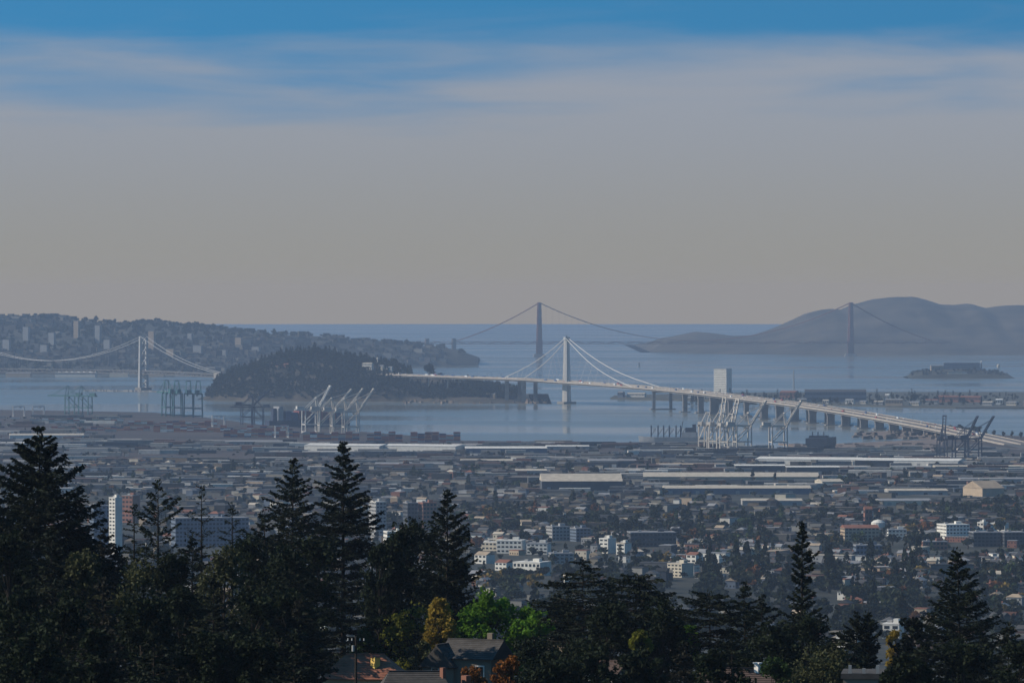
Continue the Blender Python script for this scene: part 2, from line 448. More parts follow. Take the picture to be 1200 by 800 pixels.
def east_span():
    t = thing('bay_bridge_east_span', (EPATH[eaxis(664)].x, EPATH[eaxis(664)].y, 0), 'long pale concrete bridge curving over the bay from one white single-tower suspension span', 'bridge')
    inv = Matrix.Translation(-t.location)
    def put(mb, name, m, parent=t, smooth=False):
        mb.v = [tuple(Vector(p) - t.location) for p in mb.v]
        return mb.build(name, m, parent, smooth)
    W = 25.0
    for sgn in (-1, 1):
        lo = (lambda i: -egap(i) - W) if sgn < 0 else (lambda i: egap(i))
        hi = (lambda i: -egap(i)) if sgn < 0 else (lambda i: egap(i) + W)
        dk = put(sweep(MB(), EPATH, lo, hi, -1.2, 0.0, zmin=2.8), 'deck', M_DECK)
        put(sweep(MB(), EPATH, (lambda i: lo(i) + 3.0), (lambda i: hi(i) - 3.0), -5.2, -1.2, zmin=2.6), 'box_girder', M_PIER)
        for e in (lo, hi):
            put(sweep(MB(), EPATH, (lambda i: e(i) - 0.35), (lambda i: e(i) + 0.35), -1.9, 1.3), 'parapet', M_CONC)
    # piers in the water
    for px in (471, 486, 509, 530, 600, 622):
        i = eaxis(px); p = EPATH[i]; s, d = eside(i)
        g = drop('ybi', p.x, p.y); base = g.z - 1 if g else -1.0
        thick = 10.0 if px >= 600 else 4.0
        for sg in (-1, 1):
            mb = MB(); c = p + s * (sg * (egap(i) + W / 2))
            mb.bar((c.x, c.y, base - 3), (c.x, c.y, p.z - 4.5), thick, thick * 1.3)
            put(mb, 'pier', M_CONC if thick < 6 else M_PIER)
    i = eaxis(778); p = EPATH[i]; s, d = eside(i)
    mb = MB()
    for sg in (-1, 1):
        c = p + s * (sg * 20)
        mb.bar((c.x, c.y, 0), (c.x, c.y, p.z - 4.8), 7, 9)
    mb.bar(p + s * -24 + Vector((0, 0, -7)), p + s * 24 + Vector((0, 0, -7)), 8, 5.0)
    mb.bar(p * 1 + s * -30 - Vector((0, 0, p.z - 0.6)), p + s * 30 - Vector((0, 0, p.z - 0.6)), 14, 3.0)
    put(mb, 'pier', M_PIER)
    for px in (812, 830, 845, 866, 886, 905, 924, 942, 962, 981, 1002, 1022, 1039, 1055, 1070, 1084, 1097):
        i = eaxis(px); p = EPATH[i]; s, d = eside(i)
        for sg in (-1, 1):
            c = p + s * (sg * (egap(i) + W / 2))
            mb = MB()
            top = max(p.z - 4.8, 4.0)
            a = math.atan2(s.y, s.x)
            pw = 10 if px < 895 else 15
            mb.box(c.x, c.y, -1.0, pw, 5.5, top * 0.72 + 1, a)
            mb.box(c.x, c.y, top * 0.72, pw, 5.5, top * 0.28 + 0.4, a, taper=1.3)
            mb.box(c.x, c.y, -1.5, 24, 17, 3.2, a)
            put(mb, 'pier', M_PIER)
    # tower: four shafts tied by cross beams
    i = eaxis(664); p = EPATH[i]; s, d = eside(i); zt = 158.0
    tw = put(MB().box(p.x, p.y, -1, 34, 34, 6.0, math.atan2(s.y, s.x)), 'tower_base', M_PIER)
    for a in (-1, 1):
        for b in (-1, 1):
            mb = MB()
            b0 = p + s * (a * 4.6) + d * (b * 4.6); b1 = p + s * (a * 2.9) + d * (b * 2.9)
            mb.bar((b0.x, b0.y, 5), (b1.x, b1.y, zt), 7.6, 7.6, w2=4.6)
            put(mb, 'tower_shaft', M_WHITE)
    for k in range(14):
        z = 14 + k * 10.3
        put(MB().box(p.x, p.y, z, 8.0 - k * .22, 8.0 - k * .22, 3.0, math.atan2(s.y, s.x)), 'tower_crossbeam', M_WHITE)
    mb = MB().box(p.x, p.y, zt - 5, 13, 13, 7, math.atan2(s.y, s.x), taper=0.85)
    mb.box(p.x, p.y, zt + 2, 4, 4, 3)
    put(mb, 'cable_saddle', M_GSTEEL)
    # main cables and hangers
    hg = MB()
    for sg in (-1, 1):
        iw, ie = eaxis(600), eaxis(757)
        sw, _ = eside(iw); se, _ = eside(ie)
        A = EPATH[iw] + sw * (sg * (egap(iw) + W + 0.5)); B = EPATH[ie] + se * (sg * (egap(ie) + W + 0.5))
        T = Vector((p.x, p.y, zt)) + s * (sg * 3.0)
        for E_, idx, sag in ((A, iw, 0.10), (B, ie, 0.16)):
            pts = []
            for k in range(25):
                t_ = k / 24
                q = T.lerp(E_, t_); q.z -= math.sin(math.pi * t_) * (T.z - E_.z) * sag * (1.0 + 0.3 * (0.5 - t_))
                # follow the deck edge in plan
                pts.append(q)
            put(MB().tube(pts, 0.8, 6), 'main_cable', M_WHITE)
            for k in range(4, 23, 2):
                j = int(round(i + (idx - i) * k / 24)); sj, _ = eside(j)
                q = EPATH[j] + sj * (sg * (egap(j) + W + 0.4))
                hg.bar(pts[k], q, 0.28)
    o_ = put(hg, 'hanger', M_WHITE); tag(o_, kind='stuff')
    lp = MB()
    for j in range(6, len(EPATH) - 14, 4):
        sj, _ = eside(j)
        for off in (-(egap(j) + 0.2), egap(j) + 0.2):
            q = EPATH[j] + sj * off
            lp.bar(q, q + Vector((0, 0, 11)), 0.45); lp.bar(q + Vector((0, 0, 10.6)), q + sj * 3 + Vector((0, 0, 11)), 0.4)
    tag(put(lp, 'lamp_post', M_GSTEEL), kind='stuff')
    return t
east_span()

# traffic on the bridge
VEH_COL = {'white': (0.75, 0.75, 0.74), 'silver': (0.5, 0.5, 0.5), 'black': (0.02, 0.02, 0.022), 'red': (0.3, 0.03, 0.03), 'blue': (0.04, 0.08, 0.2), 'tan': (0.42, 0.34, 0.24)}
def car_mesh(name, m, glass, long=False):
    mb = MB()
    prof = [(-2.3, .35), (-2.3, .95), (-2.05, 1.05), (-1.55, 1.05), (-1.0, 1.55), (.45, 1.55), (1.15, 1.0), (2.15, .85), (2.3, .6), (2.3, .35)]
    if long: prof = [(-5.5, .5), (-5.5, 3.7), (2.6, 3.7), (2.6, 1.2), (2.9, 1.2), (2.9, 2.9), (4.2, 2.9), (5.0, 2.2), (5.3, 1.4), (5.3, .5)]
    w = 0.9 if not long else 1.25
    n = len(prof)
    P = [(x, -w, z) for x, z in prof] + [(x, w, z) for x, z in prof]
    fs = [tuple(range(n)), tuple(reversed(range(n, 2 * n)))] + [(i, n + i, n + (i + 1) % n, (i + 1) % n) for i in range(n)]
    mb.add(P, fs)
    nb = len(mb.f)
    for x in ((-1.4, 1.4) if not long else (-4.2, -3.0, 3.6)):
        for s_ in (-1, 1):
            r = 0.34 if not long else 0.5
            mb.tube([(x, s_ * (w - .2), r), (x, s_ * (w + .03), r)], r, 8)
    me = mb.mesh(name); me.materials.append(m); me.materials.append(glass)
    mi = np.zeros(len(me.polygons), dtype=np.int32); mi[nb:] = 1
    me.polygons.foreach_set('material_index', mi)
    return me
M_TYRE = mat('tyre_rubber', (0.02, 0.02, 0.02), 0.9, 0.1, 1.0)
CARS = {c: car_mesh('car_' + c, mat('car_paint_' + c, VEH_COL[c], 0.35, 0.05, 1.0, spec=0.5), M_TYRE) for c in VEH_COL}
TRUCKS = {c: car_mesh('truck_' + c, mat('car_paint_' + c, VEH_COL[c], 0.35), M_TYRE, True) for c in ('white', 'red', 'blue')}
R = random.Random(5)
for k in range(290):
    j = R.randrange(4, len(EPATH) - 16); fr = R.random()
    s, d = eside(j); q = EPATH[j].lerp(EPATH[j + 1], fr)
    sg = R.choice((-1, 1)); lane = egap(j) + 3.0 + R.randrange(5) * 4.2
    q = q + s * (sg * lane); rz = math.atan2(d.y, d.x) + (math.pi if sg > 0 else 0)
    zone = 'near the wooded island' if q.x < EPATH[eaxis(640)].x else ('by the suspension cables' if q.x < EPATH[eaxis(770)].x else ('above the tall water piers' if q.x < EPATH[eaxis(945)].x else 'on the low approach'))
    if R.random() < 0.16:
        c = R.choice(list(TRUCKS)); o = link_mesh('truck', TRUCKS[c], None, q + Vector((0, 0, 0.05)), rz)
        tag(o, f'{c} box truck on the pale bridge deck {zone}', 'truck', f'{c} trucks on the bridge {zone}')
    else:
        c = R.choice(('white', 'white', 'silver', 'silver', 'black', 'red', 'blue', 'tan')); o = link_mesh('car', CARS[c], None, q + Vector((0, 0, 0.05)), rz)
        tag(o, f'{c} car on the pale bridge deck {zone}', 'car', f'{c} cars on the bridge {zone}')

def lattice_tower(put, base, zt, s, d, half, m, legw0=7.0, legw1=5.0, panels=6, z0=0.0, deckz=53):
    """two tapered legs tied by X bracing"""
    for a in (-1, 1):
        b0 = base + s * (a * half); b1 = base + s * (a * half * 0.86)
        put(MB().bar((b0.x, b0.y, z0), (b1.x, b1.y, zt), legw0, legw0 * 1.2, w2=legw1), 'tower_leg', m)
    zs = [deckz + 8 + (zt - deckz - 10) * k / 3 for k in range(4)]
    lowzs = [z0 + 8, (z0 + deckz) / 2, deckz - 8]
    for seq in (zs, lowzs):
        for z1, z2 in zip(seq[:-1], seq[1:]):
            for a in (-1, 1):
                k1, k2 = 1 - .14 * z1 / zt, 1 - .14 * z2 / zt
                p0 = base + s * (a * half * k1); p1 = base + s * (-a * half * k2)
                put(MB().bar((p0.x, p0.y, z1), (p1.x, p1.y, z2), 2.6), 'cross_brace', m)
    for z in (zt - 1.5, deckz + 8, deckz - 8):
        k = 1 - .14 * z / zt
        p0, p1 = base - s * half * k, base + s * half * k
        put(MB().bar((p0.x, p0.y, z), (p1.x, p1.y, z), 3.4), 'strut', m)

M_DGREY = mat('weathered_steel', (0.13, 0.125, 0.125), 0.7, 0.2, 0.1)
def west_span():
    T1 = at(168, 457, 14470); T1.z = 0
    T0 = at(-52, 455, 15000); T0.z = 0
    AN = at(262, 437, 13650); dirv = (T1 - T0); dirv.z = 0; dirv.normalize(); sv = Vector((dirv.y, -dirv.x, 0))
    t = thing('bay_bridge_west_span', T1, 'grey steel suspension bridge with cross-braced tower beyond the wooded island', 'bridge')
    def put(mb, name, m, parent=t, smooth=False):
        mb.v = [tuple(Vector(p) - t.location) for p in mb.v]
        return mb.build(name, m, parent, smooth)
    zt = zof(394, 14470)
    for B in (T1, T0):
        lattice_tower(put, B, zt, sv, dirv, 13.0, M_SILVER, deckz=53)
        put(MB().box(B.x, B.y, -1, 40, 24, 8, math.atan2(sv.y, sv.x)), 'tower_base', M_PIER)
    P0 = T0 - (T1 - T0) * 1.0
    path = [Vector((q.x, q.y, 53)) for q in (P0, T0, T1)] + [Vector((AN.x, AN.y, 55))]
    path = crom(path, 16)
    put(sweep(MB(), path, -10, 10, -1.0, 1.0), 'upper_deck', M_DGREY)
    put(sweep(MB(), path, -10, 10, -9.0, -7.6), 'lower_deck', M_DGREY)
    for sg in (-1, 1):
        mb = MB()
        for j in range(len(path) - 1):
            for h in range(3):
                a = path[j].lerp(path[j + 1], h / 3); b = path[j].lerp(path[j + 1], (h + 1) / 3)
                o_ = sv * (sg * 10)
                mb.bar(a + o_ + Vector((0, 0, -8 if h % 2 else 0)), b + o_ + Vector((0, 0, 0 if h % 2 else -8)), 1.2)
        put(mb, 'truss_side', M_DGREY)
        o_ = sv * (sg * 11)
        spans = [(T0, P0, 70), (T0, T1, zt - zof(422.5, 14730) - 0), (T1, AN, 16)]
        hg = MB()
        for A_, B_, sag in spans:
            a = Vector((A_.x, A_.y, zt)) + o_
            b = (Vector((B_.x, B_.y, zt)) if B_ is not AN else Vector((AN.x, AN.y, 58))) + o_
            pts = []
            for k in range(33):
                u = k / 32; q = a.lerp(b, u); q.z -= 4 * sag * u * (1 - u); pts.append(q)
            put(MB().tube(pts, 0.65, 6), 'main_cable', M_SILVER)
            for k in range(2, 31):
                if pts[k].z > 57: hg.bar(pts[k], (pts[k].x, pts[k].y, 53), 0.25)
        tag(put(hg, 'hanger', M_GSTEEL), kind='stuff')
    put(MB().box(AN.x, AN.y, 20, 40, 40, 40, 0.4), 'anchorage', M_PIER)
    # long low breakwater at the foot of the tower
    tb = thing('breakwater', at(140, 460, 14200).xy.to_tuple() + (0,), 'low dark rock breakwater in the water before the braced bridge tower', 'breakwater')
    a, b = sea(100, 458), sea(212, 459.5)
    mb = MB(); R2 = random.Random(3)
    for k in range(60):
        q = a.lerp(b, k / 59)
        mb.box(q.x - tb.location.x, q.y - tb.location.y, -1, 8, 14, 3.2 + R2.random() * 2.4, R2.random(), taper=0.6)
    mb.build('rock', M_PIER, tb)
west_span()

def golden_span():
    D0 = 22000.0
    S = sea(632, 418); S = Vector((S.x, D0, 0)); N = at(997, 418, 22180); N.z = 0
    ax = (N - S); ax.z = 0; L = ax.length; ax.normalize(); s = Vector((ax.y, -ax.x, 0))
    t = thing('strait_suspension_bridge', S, 'tall dark red suspension bridge across the hazy strait to the headland', 'bridge')
    def put(mb, name, m, parent=t, smooth=False):
        mb.v = [tuple(Vector(p) - t.location) for p in mb.v]
        return mb.build(name, m, parent, smooth)
    zt = zof(354.5, D0); dz = zof(400.5, D0)
    a_ = math.atan2(ax.y, ax.x)
    for B in (S, N):
        for sg in (-1, 1):
            c = B + s * (sg * 13.5); mb = MB()
            for z0, z1, w in ((-1, 70, 22), (70, 118, 19), (118, 163, 16.5), (163, 200, 14.5), (200, zt, 12.5)):
                mb.box(c.x, c.y, z0, w, 9, z1 - z0, a_)
            put(mb, 'tower_leg', M_ORANGE)
        for z, h in ((dz - 12, 8), (112, 7), (158, 6), (196, 6), (zt - 8, 6)):
            put(MB().box(B.x, B.y, z, 8, 27, h, a_), 'portal_strut', M_ORANGE)
        put(MB().box(B.x, B.y, -1.5, 46, 60, 14, a_, taper=0.8), 'pier_fender', M_PIER)
    ends = (S - ax * 343 * 1.02, N + ax * 343)
    west = S - ax * 760; east = N + ax * 420
    path = [west + (east - west) * (k / 60) for k in range(61)]
    for q in path: q.z = dz
    put(sweep(MB(), path, -14, 14, -0.5, 1.2), 'deck', M_ORANGE)
    mb = MB()
    for sg in (-1, 1):
        for j in range(60):
            a, b = path[j] + s * (sg * 14), path[j + 1] + s * (sg * 14)
            mb.bar(a + Vector((0, 0, -8 if j % 2 else 0)), b + Vector((0, 0, 0 if j % 2 else -8)), 1.6)
            mb.bar(a + Vector((0, 0, -8)), b + Vector((0, 0, -8)), 1.8)
    put(mb, 'stiffening_truss', M_ORANGE)
    for sg in (-1, 1):
        hg = MB(); o_ = s * (sg * 13.5)
        for A_, zA, B_, zB, sag in ((S, zt, N, zt, zt - dz - 4), (S, zt, ends[0], dz + 4, 14), (N, zt, ends[1], dz + 4, 14)):
            a, b = Vector((A_.x, A_.y, zA)) + o_, Vector((B_.x, B_.y, zB)) + o_
            pts = []
            for k in range(49):
                u = k / 48; q = a.lerp(b, u); q.z -= 4 * sag * u * (1 - u); pts.append(q)
            put(MB().tube(pts, 1.25, 6), 'main_cable', M_ORANGE)
            for k in range(1, 48):
                if pts[k].z > dz + 3: hg.bar(pts[k], (pts[k].x, pts[k].y, dz), 0.22)
        tag(put(hg, 'hanger', M_ORANGE), kind='stuff')
    for off in (358, 470):
        q = S - ax * off
        for sg in (-1, 1):
            c = q + s * (sg * 15)
            put(MB().box(c.x, c.y, -1, 17, 10, zof(396.5, D0) + 1, a_, taper=0.85), 'pylon', M_PIER)
    a, b = S - ax * 368, S - ax * 460
    for sg in (-1, 1):
        pts = []
        for k in range(13):
            u = k / 12; q = a.lerp(b, u) + s * (sg * 10); q.z = 14 + 34 * 4 * u * (1 - u); pts.append(q)
        put(MB().tube(pts, 2.0, 5), 'arch_rib', M_ORANGE)
    for k in range(5):
        q = S - ax * (520 + k * 50)
        put(MB().box(q.x, q.y, -1, 5, 22, dz - 7, a_), 'viaduct_bent', M_ORANGE)
golden_span()

# ------------------------------------------------------------------ leaf helper (numpy): many small leaf-sized quads
RNG = np.random.default_rng(11)
def leaf_quads(cen, size, nrm=None, jitter=0.35, aspect=0.6, axis=None, rng=None):
    """quads centred on cen (n,3); axis = long direction or random"""
    r = rng or RNG
    n = len(cen)
    if axis is None:
        axis = r.normal(size=(n, 3))
    axis = axis / (np.linalg.norm(axis, axis=1, keepdims=True) + 1e-9)
    b = r.normal(size=(n, 3)); b -= (b * axis).sum(1, keepdims=True) * axis
    b /= np.linalg.norm(b, axis=1, keepdims=True) + 1e-9
    sz = (np.asarray(size) * (1 + jitter * r.uniform(-1, 1, n)))[:, None]
    a_ = axis * sz * 0.5; b_ = b * sz * 0.5 * aspect
    # a pointed leaf: base, side, tip, side
    v = np.stack([cen - a_, cen + b_ - a_ * 0.1, cen + a_, cen - b_ - a_ * 0.1], axis=1)
    return v.reshape(-1, 3)
def leaf_mesh(name, v, m):
    n = len(v) // 4
    me = bpy.data.meshes.new(name)
    me.vertices.add(len(v)); me.vertices.foreach_set('co', v.astype(np.float32).ravel())
    me.loops.add(n * 4); me.loops.foreach_set('vertex_index', np.arange(n * 4, dtype=np.int32))
    me.polygons.add(n)
    me.polygons.foreach_set('loop_start', np.arange(0, n * 4, 4, dtype=np.int32))
    me.update(calc_edges=True)
    me.materials.append(m)
    return me
def blob_points(n, rx, ry, rz, lobes, rng):
    """points near the shells of several lobes that make one uneven crown"""
    c = rng.normal(size=(lobes, 3)); c /= np.linalg.norm(c, axis=1, keepdims=True)
    c *= rng.uniform(0.25, 0.62, (lobes, 1)); c[:, 2] = c[:, 2] * 0.8
    k = rng.integers(0, lobes, n)
    d = rng.normal(size=(n, 3)); d /= np.linalg.norm(d, axis=1, keepdims=True)
    rad = rng.uniform(0.28, 0.48, lobes)[k] * (rng.uniform(0.35, 1, n) ** 0.33)
    p = c[k] + d * rad[:, None]
    return p * np.array([rx, ry, rz])
def foliage_mat(name, col, var=0.45, scale=0.25, trans=0.2, col2=None):
    return mat(name, col, 0.75, var, scale, spec=0.12, trans=trans, col2=col2)
FOL = {'dark': foliage_mat('leaf_dark', (0.016, 0.022, 0.012), scale=0.05),
       'mid': foliage_mat('leaf_mid', (0.024, 0.032, 0.015), scale=0.05),
       'olive': foliage_mat('leaf_olive', (0.034, 0.035, 0.017), scale=0.05),
       'green': foliage_mat('leaf_green', (0.035, 0.055, 0.018), scale=0.05),
       'autumn': foliage_mat('leaf_autumn', (0.12, 0.05, 0.015), scale=0.05),
       'yellow': foliage_mat('leaf_yellow', (0.16, 0.11, 0.02), scale=0.05)}
M_BARK = mat('bark', (0.05, 0.04, 0.03), 0.95, 0.4, 1.5)
# far tree prototypes (unit crown radius 1, base at z = 0)
def far_tree_proto(kind, seed, n=150):
    r = np.random.default_rng(seed)
    if kind == 'round':
        p = blob_points(n, 1, 1, 0.95, 7, r); p[:, 2] += 1.15; sz = 0.42
    elif kind == 'tall':
        z = r.uniform(0.12, 1, n) ** 1.1; rad = (1 - z) ** 0.8 * 0.75 + 0.05
        a = r.uniform(0, 6.283, n); q = np.sqrt(r.uniform(0.2, 1, n)) * rad
        p = np.stack([q * np.cos(a), q * np.sin(a), z * 3.2], 1); sz = 0.4
    else:
        p = blob_points(n, 1.0, 1.0, 0.6, 9, r); p[:, 2] += 0.95; sz = 0.4
    return leaf_quads(p, sz, rng=r, aspect=0.85)
FAR_V = {(k, i): far_tree_proto(k, 40 + 7 * i + len(k)) for k in ('round', 'tall', 'wide') for i in range(3)}
FAR_LITE = {k: v.reshape(-1, 4, 3)[::3].reshape(-1, 3) * np.array([1, 1, 1]) for k, v in FAR_V.items()}
def scatter_foliage(name, items, m, lite=True, label=None, grow=1.5):
    """one mesh of many far tree crowns: items = (x, y, z, radius, kind)"""
    src = FAR_LITE if lite else FAR_V
    keys = list(src); out = []
    for j, (x, y, z, r, kind) in enumerate(items):
        v = src[(kind, j % 3)]
        a = (j * 2.399) % 6.283; c, s = math.cos(a), math.sin(a)
        q = v.reshape(-1, 4, 3)
        cen = q.mean(1, keepdims=True); q = cen + (q - cen) * grow
        q = q.reshape(-1, 3) * r
        out.append(np.stack([q[:, 0] * c - q[:, 1] * s + x, q[:, 0] * s + q[:, 1] * c + y, q[:, 2] + z - 0.15 * r], 1))
    me = leaf_mesh(name, np.concatenate(out), m)
    return link_mesh(name, me)

# ------------------------------------------------------------------ port: cranes
def paint(nm, col): return mat('steel_' + nm, col, 0.55, 0.18, 0.15)
CR_MAT = {'white': paint('white', (0.5, 0.49, 0.47)), 'cream': paint('cream', (0.45, 0.41, 0.36)), 'teal': paint('teal', (0.04, 0.12, 0.13)), 'navy': paint('navy', (0.025, 0.035, 0.06))}
def crane(px, py, colour, up, rz, label, group, sc=1.0, ang=58):
    g = sea(px, py, 3.0)
    t = thing('container_crane', g, label, 'crane', group, rz); t.scale = (sc, sc, sc)
    m = CR_MAT[colour]
    hh = 44.0
    for x in (-14, 14):
        for y in (-8.5, 8.5):
            MB().bar((x, y, -0.3), (x, y * 0.92, hh), 2.0, 2.0).build('leg', m, t)
        MB().bar((x, -10, 3.0), (x, 10, 3.0), 1.9).build('sill_beam', m, t)
        MB().bar((x, -8, 17), (x, 8, 17), 1.9).build('portal_beam', m, t)
        MB().bar((x, -8.5, hh), (x, 8.5, hh), 2.0).build('top_beam', m, t)
    for y in (-8.3, 8.3):
        MB().bar((-14, y, 17), (14, y, 17), 2.0).build('side_beam', m, t)
        MB().bar((-14, y, 17), (14, y, hh - 1), 1.4).build('diagonal_brace', m, t)
    for y in (-3.4, 3.4):
        MB().bar((-32, y, hh + 1), (15, y, hh + 1), 1.8, 3.2).build('girder', m, t)
    a = math.radians(ang) if up else 0.0
    L = 52.0
    hx, hz = 15.0, hh + 1.0
    def bp(r, off=0.0): return (hx + r * math.cos(a) - off * math.sin(a), hz + r * math.sin(a) + off * math.cos(a))
    mb = MB()
    for y in (-3.4, 3.4):
        x0, z0 = bp(0); x1, z1 = bp(L)
        mb.bar((x0, y, z0), (x1, y, z1), 1.7, 2.8)
    for k in range(0, 9):
        x0, z0 = bp(k * L / 8.2)
        mb.bar((x0, -3.4, z0), (x0, 3.4, z0), 1.1)
    x0, z0 = bp(L); mb.bar((x0, -4.4, z0), (x0, 4.4, z0), 2.6)
    mb.build('boom', m, t)
    ax, az = 11.0, hh + 24.0
    for y in (-3.6, 3.6):
        MB().bar((15, y * 1.6, hh), (ax, y, az), 1.3).build('apex_frame', m, t)
        MB().bar((-14, y * 1.6, hh), (ax, y, az), 1.1).build('back_stay', m, t)
        x0, z0 = bp(L * 0.82, 1.0); MB().bar((ax, y, az), (x0, y, z0), 0.7).build('fore_stay', m, t)
    MB().bar((ax, -4.2, az), (ax, 4.2, az), 1.6).build('apex_beam', m, t)
    MB().box(-22, 0, hh + 2.6, 15, 7.5, 5.5).build('machinery_house', m, t)
    MB().box(6, 2, hh - 4.2, 4, 3.2, 3.2).build('operator_cab', m, t)
    return t
WG, BG, TG, NG = 'white container cranes by the container ship', 'pale container cranes by the grey cargo ship', 'teal container cranes', 'dark navy container cranes'
for k, (px, py, c, ang, rz) in enumerate([(364, 507.5, 'white', 60, 0.45), (382, 508, 'cream', 48, 0.3), (397, 509, 'cream', 52, 0.3), (411, 510.5, 'cream', 55, 0.3)]):
    crane(px, py, c, True, rz, ['white crane with boom raised over the container ship bow, leading its row', 'cream crane with longest raised boom, second in the row by the container ship',
          'cream crane with raised boom, third in the row by the container ship', 'cream crane with raised boom ending the row beyond the container ship'][k], WG, 0.98, ang)
for k, (px, py, up, ang, rz, sc) in enumerate([(827, 527, False, 0, 1.15, .92), (840, 527.5, True, 75, 1.0, .92), (853, 528, True, 70, 0.95, .9), (870, 528.5, True, 56, 0.35, .94), (912, 529, True, 58, 0.3, .94)]):
    crane(px, py, 'cream', up, rz, ['pale crane with level boom beside the grey cargo ship bridge', 'pale crane with steep raised boom next to the level-boom crane', 'pale crane with raised boom between two others behind the grey ship',
          'pale crane with long boom leaning over the bay bridge piers', 'pale crane with raised boom standing alone beside the dark ship'][k], BG, sc, ang)
for k, (px, py, rz) in enumerate([(197, 487.5, 1.9), (208, 488, 1.75), (221, 488.5, 1.65), (232, 489, 1.6)]):
    crane(px, py, 'teal', False, rz, ['teal crane at the breakwater end of the dense teal cluster', 'teal crane second in the dense cluster below the braced tower', 'teal crane third in the dense cluster below the braced tower',
          'teal crane closing the dense cluster nearest the wooded island'][k], TG, 1.12)
for k, (px, py) in enumerate([(84, 485.5), (100, 485.8)]):
    crane(px, py, 'teal', False, 2.6, ['teal crane with boom pointing to the city hills, standing apart from the cluster', 'second teal crane standing apart from the dense cluster'][k], TG, 0.9)
crane(290, 497, 'navy', True, 0.35, 'dark navy crane with boom raised before the wooded island', NG, 0.86, 42)
crane(302, 498, 'navy', False, 3.0, 'dark navy crane with level boom next to the container ship stern', NG, 0.8)
crane(1104, 539, 'navy', True, 1.25, 'dark navy crane with upright boom at the bridge touchdown', NG, 0.72, 82)
crane(1125, 539.5, 'navy', True, 0.35, 'dark navy crane with leaning boom between two others at the touchdown', NG, 0.76, 62)
crane(1141, 540, 'navy', True, 0.3, 'dark navy crane with boom leaning towards the palm trees', NG, 0.78, 58)
def yard_gantry(px, py, label):
    g = sea(px, py, 3.0); t = thing('yard_gantry', g, label, 'gantry', 'yard gantries', 0.3); m = CR_MAT['white']
    for x in (-12, 12):
        for y in (-5, 5):
            MB().bar((x, y, -0.3), (x, y * .8, 21), 1.2).build('leg', m, t)
        MB().bar((x, -6, 2), (x, 6, 2), 1.2).build('sill_beam', m, t)
    for y in (-2.5, 2.5): MB().bar((-13, y, 21.5), (13, y, 21.5), 1.3, 2.0).build('girder', m, t)
    MB().box(3, 0, 18.5, 4, 4, 2.4).build('trolley', m, t)
for px, py, l in [(256, 500, 'pale yard gantry before the dark navy cranes'), (22, 488, 'small pale yard gantry on the far left quay below the city shore'), (45, 488, 'small pale yard gantry beside the lone teal cranes'), (330, 513, 'pale yard gantry among red container stacks')]:
    yard_gantry(px, py, l)

# ------------------------------------------------------------------ port: containers
CT_COL = {'rust red': (0.3, 0.085, 0.06), 'maroon': (0.2, 0.06, 0.05), 'navy blue': (0.04, 0.06, 0.13), 'grey': (0.28, 0.28, 0.28), 'white': (0.62, 0.6, 0.57), 'orange': (0.42, 0.15, 0.07), 'teal green': (0.05, 0.16, 0.15), 'tan': (0.34, 0.27, 0.2)}
def container_mesh(name, col):
    mb = MB()
    mb.box(0, 0, 0.06, 12.0, 2.3, 2.46)
    for x in (-6.0, 6.0):
        for y in (-1.14, 1.14): mb.box(x, y, 0, 0.2, 0.2, 2.6)
    for k in range(9):
        mb.box(-5.2 + k * 1.3, -1.17, 0.2, 0.6, 0.08, 2.2); mb.box(-5.2 + k * 1.3, 1.17, 0.2, 0.6, 0.08, 2.2)
    me = mb.mesh('container_' + name.replace(' ', '_')); me.materials.append(mat('container_' + name, col, 0.6, 0.2, 0.4))
    return me
CT = {k: container_mesh(k, c) for k, c in CT_COL.items()}
R = random.Random(21)
n_ct = 0
more = MB()
def stack_row(px0, px1, py, levels, cols, rz=0.02, where='', rows=1):
    global n_ct
    a, b = sea(px0, py, 3.0), sea(px1, py, 3.0)
    n = int((b - a).length / 12.6); d = (b - a).normalized()
    rz = math.atan2(d.y, d.x)
    for i in range(n):
        lv = max(1, levels + R.choice((-2, -1, 0, 0, 0)))
        for r_ in range(rows):
            for L in range(lv):
                c = R.choice(cols)
                p = a + d * (12.6 * (i + .5)) + Vector((0, r_ * 2.7, L * 2.6 + 0.004))
                if n_ct < 285 and r_ == 0:
                    o = link_mesh('shipping_container', CT[c], None, p, rz)
                    lev = 'on the ground' if L == 0 else ('topmost' if L == lv - 1 else 'in the middle')
                    tag(o, f'{c} shipping container, {lev} of its stack {where}', 'container', f'{c} containers {where}'); n_ct += 1
                else:
                    more.box(p.x, p.y, p.z, 12.1, 2.4, 2.59, rz, col=CT_COL[c])
RED = ['rust red', 'rust red', 'maroon', 'maroon', 'rust red', 'navy blue', 'orange', 'grey']
MIX = ['rust red', 'navy blue', 'white', 'teal green', 'orange', 'grey', 'maroon', 'tan']
MIX2 = ['rust red', 'rust red', 'orange', 'white', 'grey', 'maroon', 'rust red', 'tan', 'navy blue', 'orange']
stack_row(430, 478, 517.5, 7, RED, where='behind the long white warehouse', rows=3)
stack_row(481, 543, 518, 7, RED, where='behind the long white warehouse', rows=3)
stack_row(262, 352, 512, 6, MIX2, where='before the container ship', rows=2)
stack_row(355, 428, 516, 6, MIX2, where='under the white cranes', rows=2)
stack_row(150, 258, 499, 4, MIX2, where='below the teal cranes', rows=3)
stack_row(20, 150, 496, 4, ['teal green', 'white', 'tan', 'grey', 'rust red'], where='on the far quay', rows=3)
stack_row(560, 640, 520, 2, RED, where='by the open shore', rows=2)
stack_row(180, 340, 506, 5, MIX2, where='in the yard', rows=3)
stack_row(60, 180, 504, 3, MIX2, where='in the yard', rows=2)
stack_row(640, 740, 522.5, 2, RED, where='by the shore', rows=2)
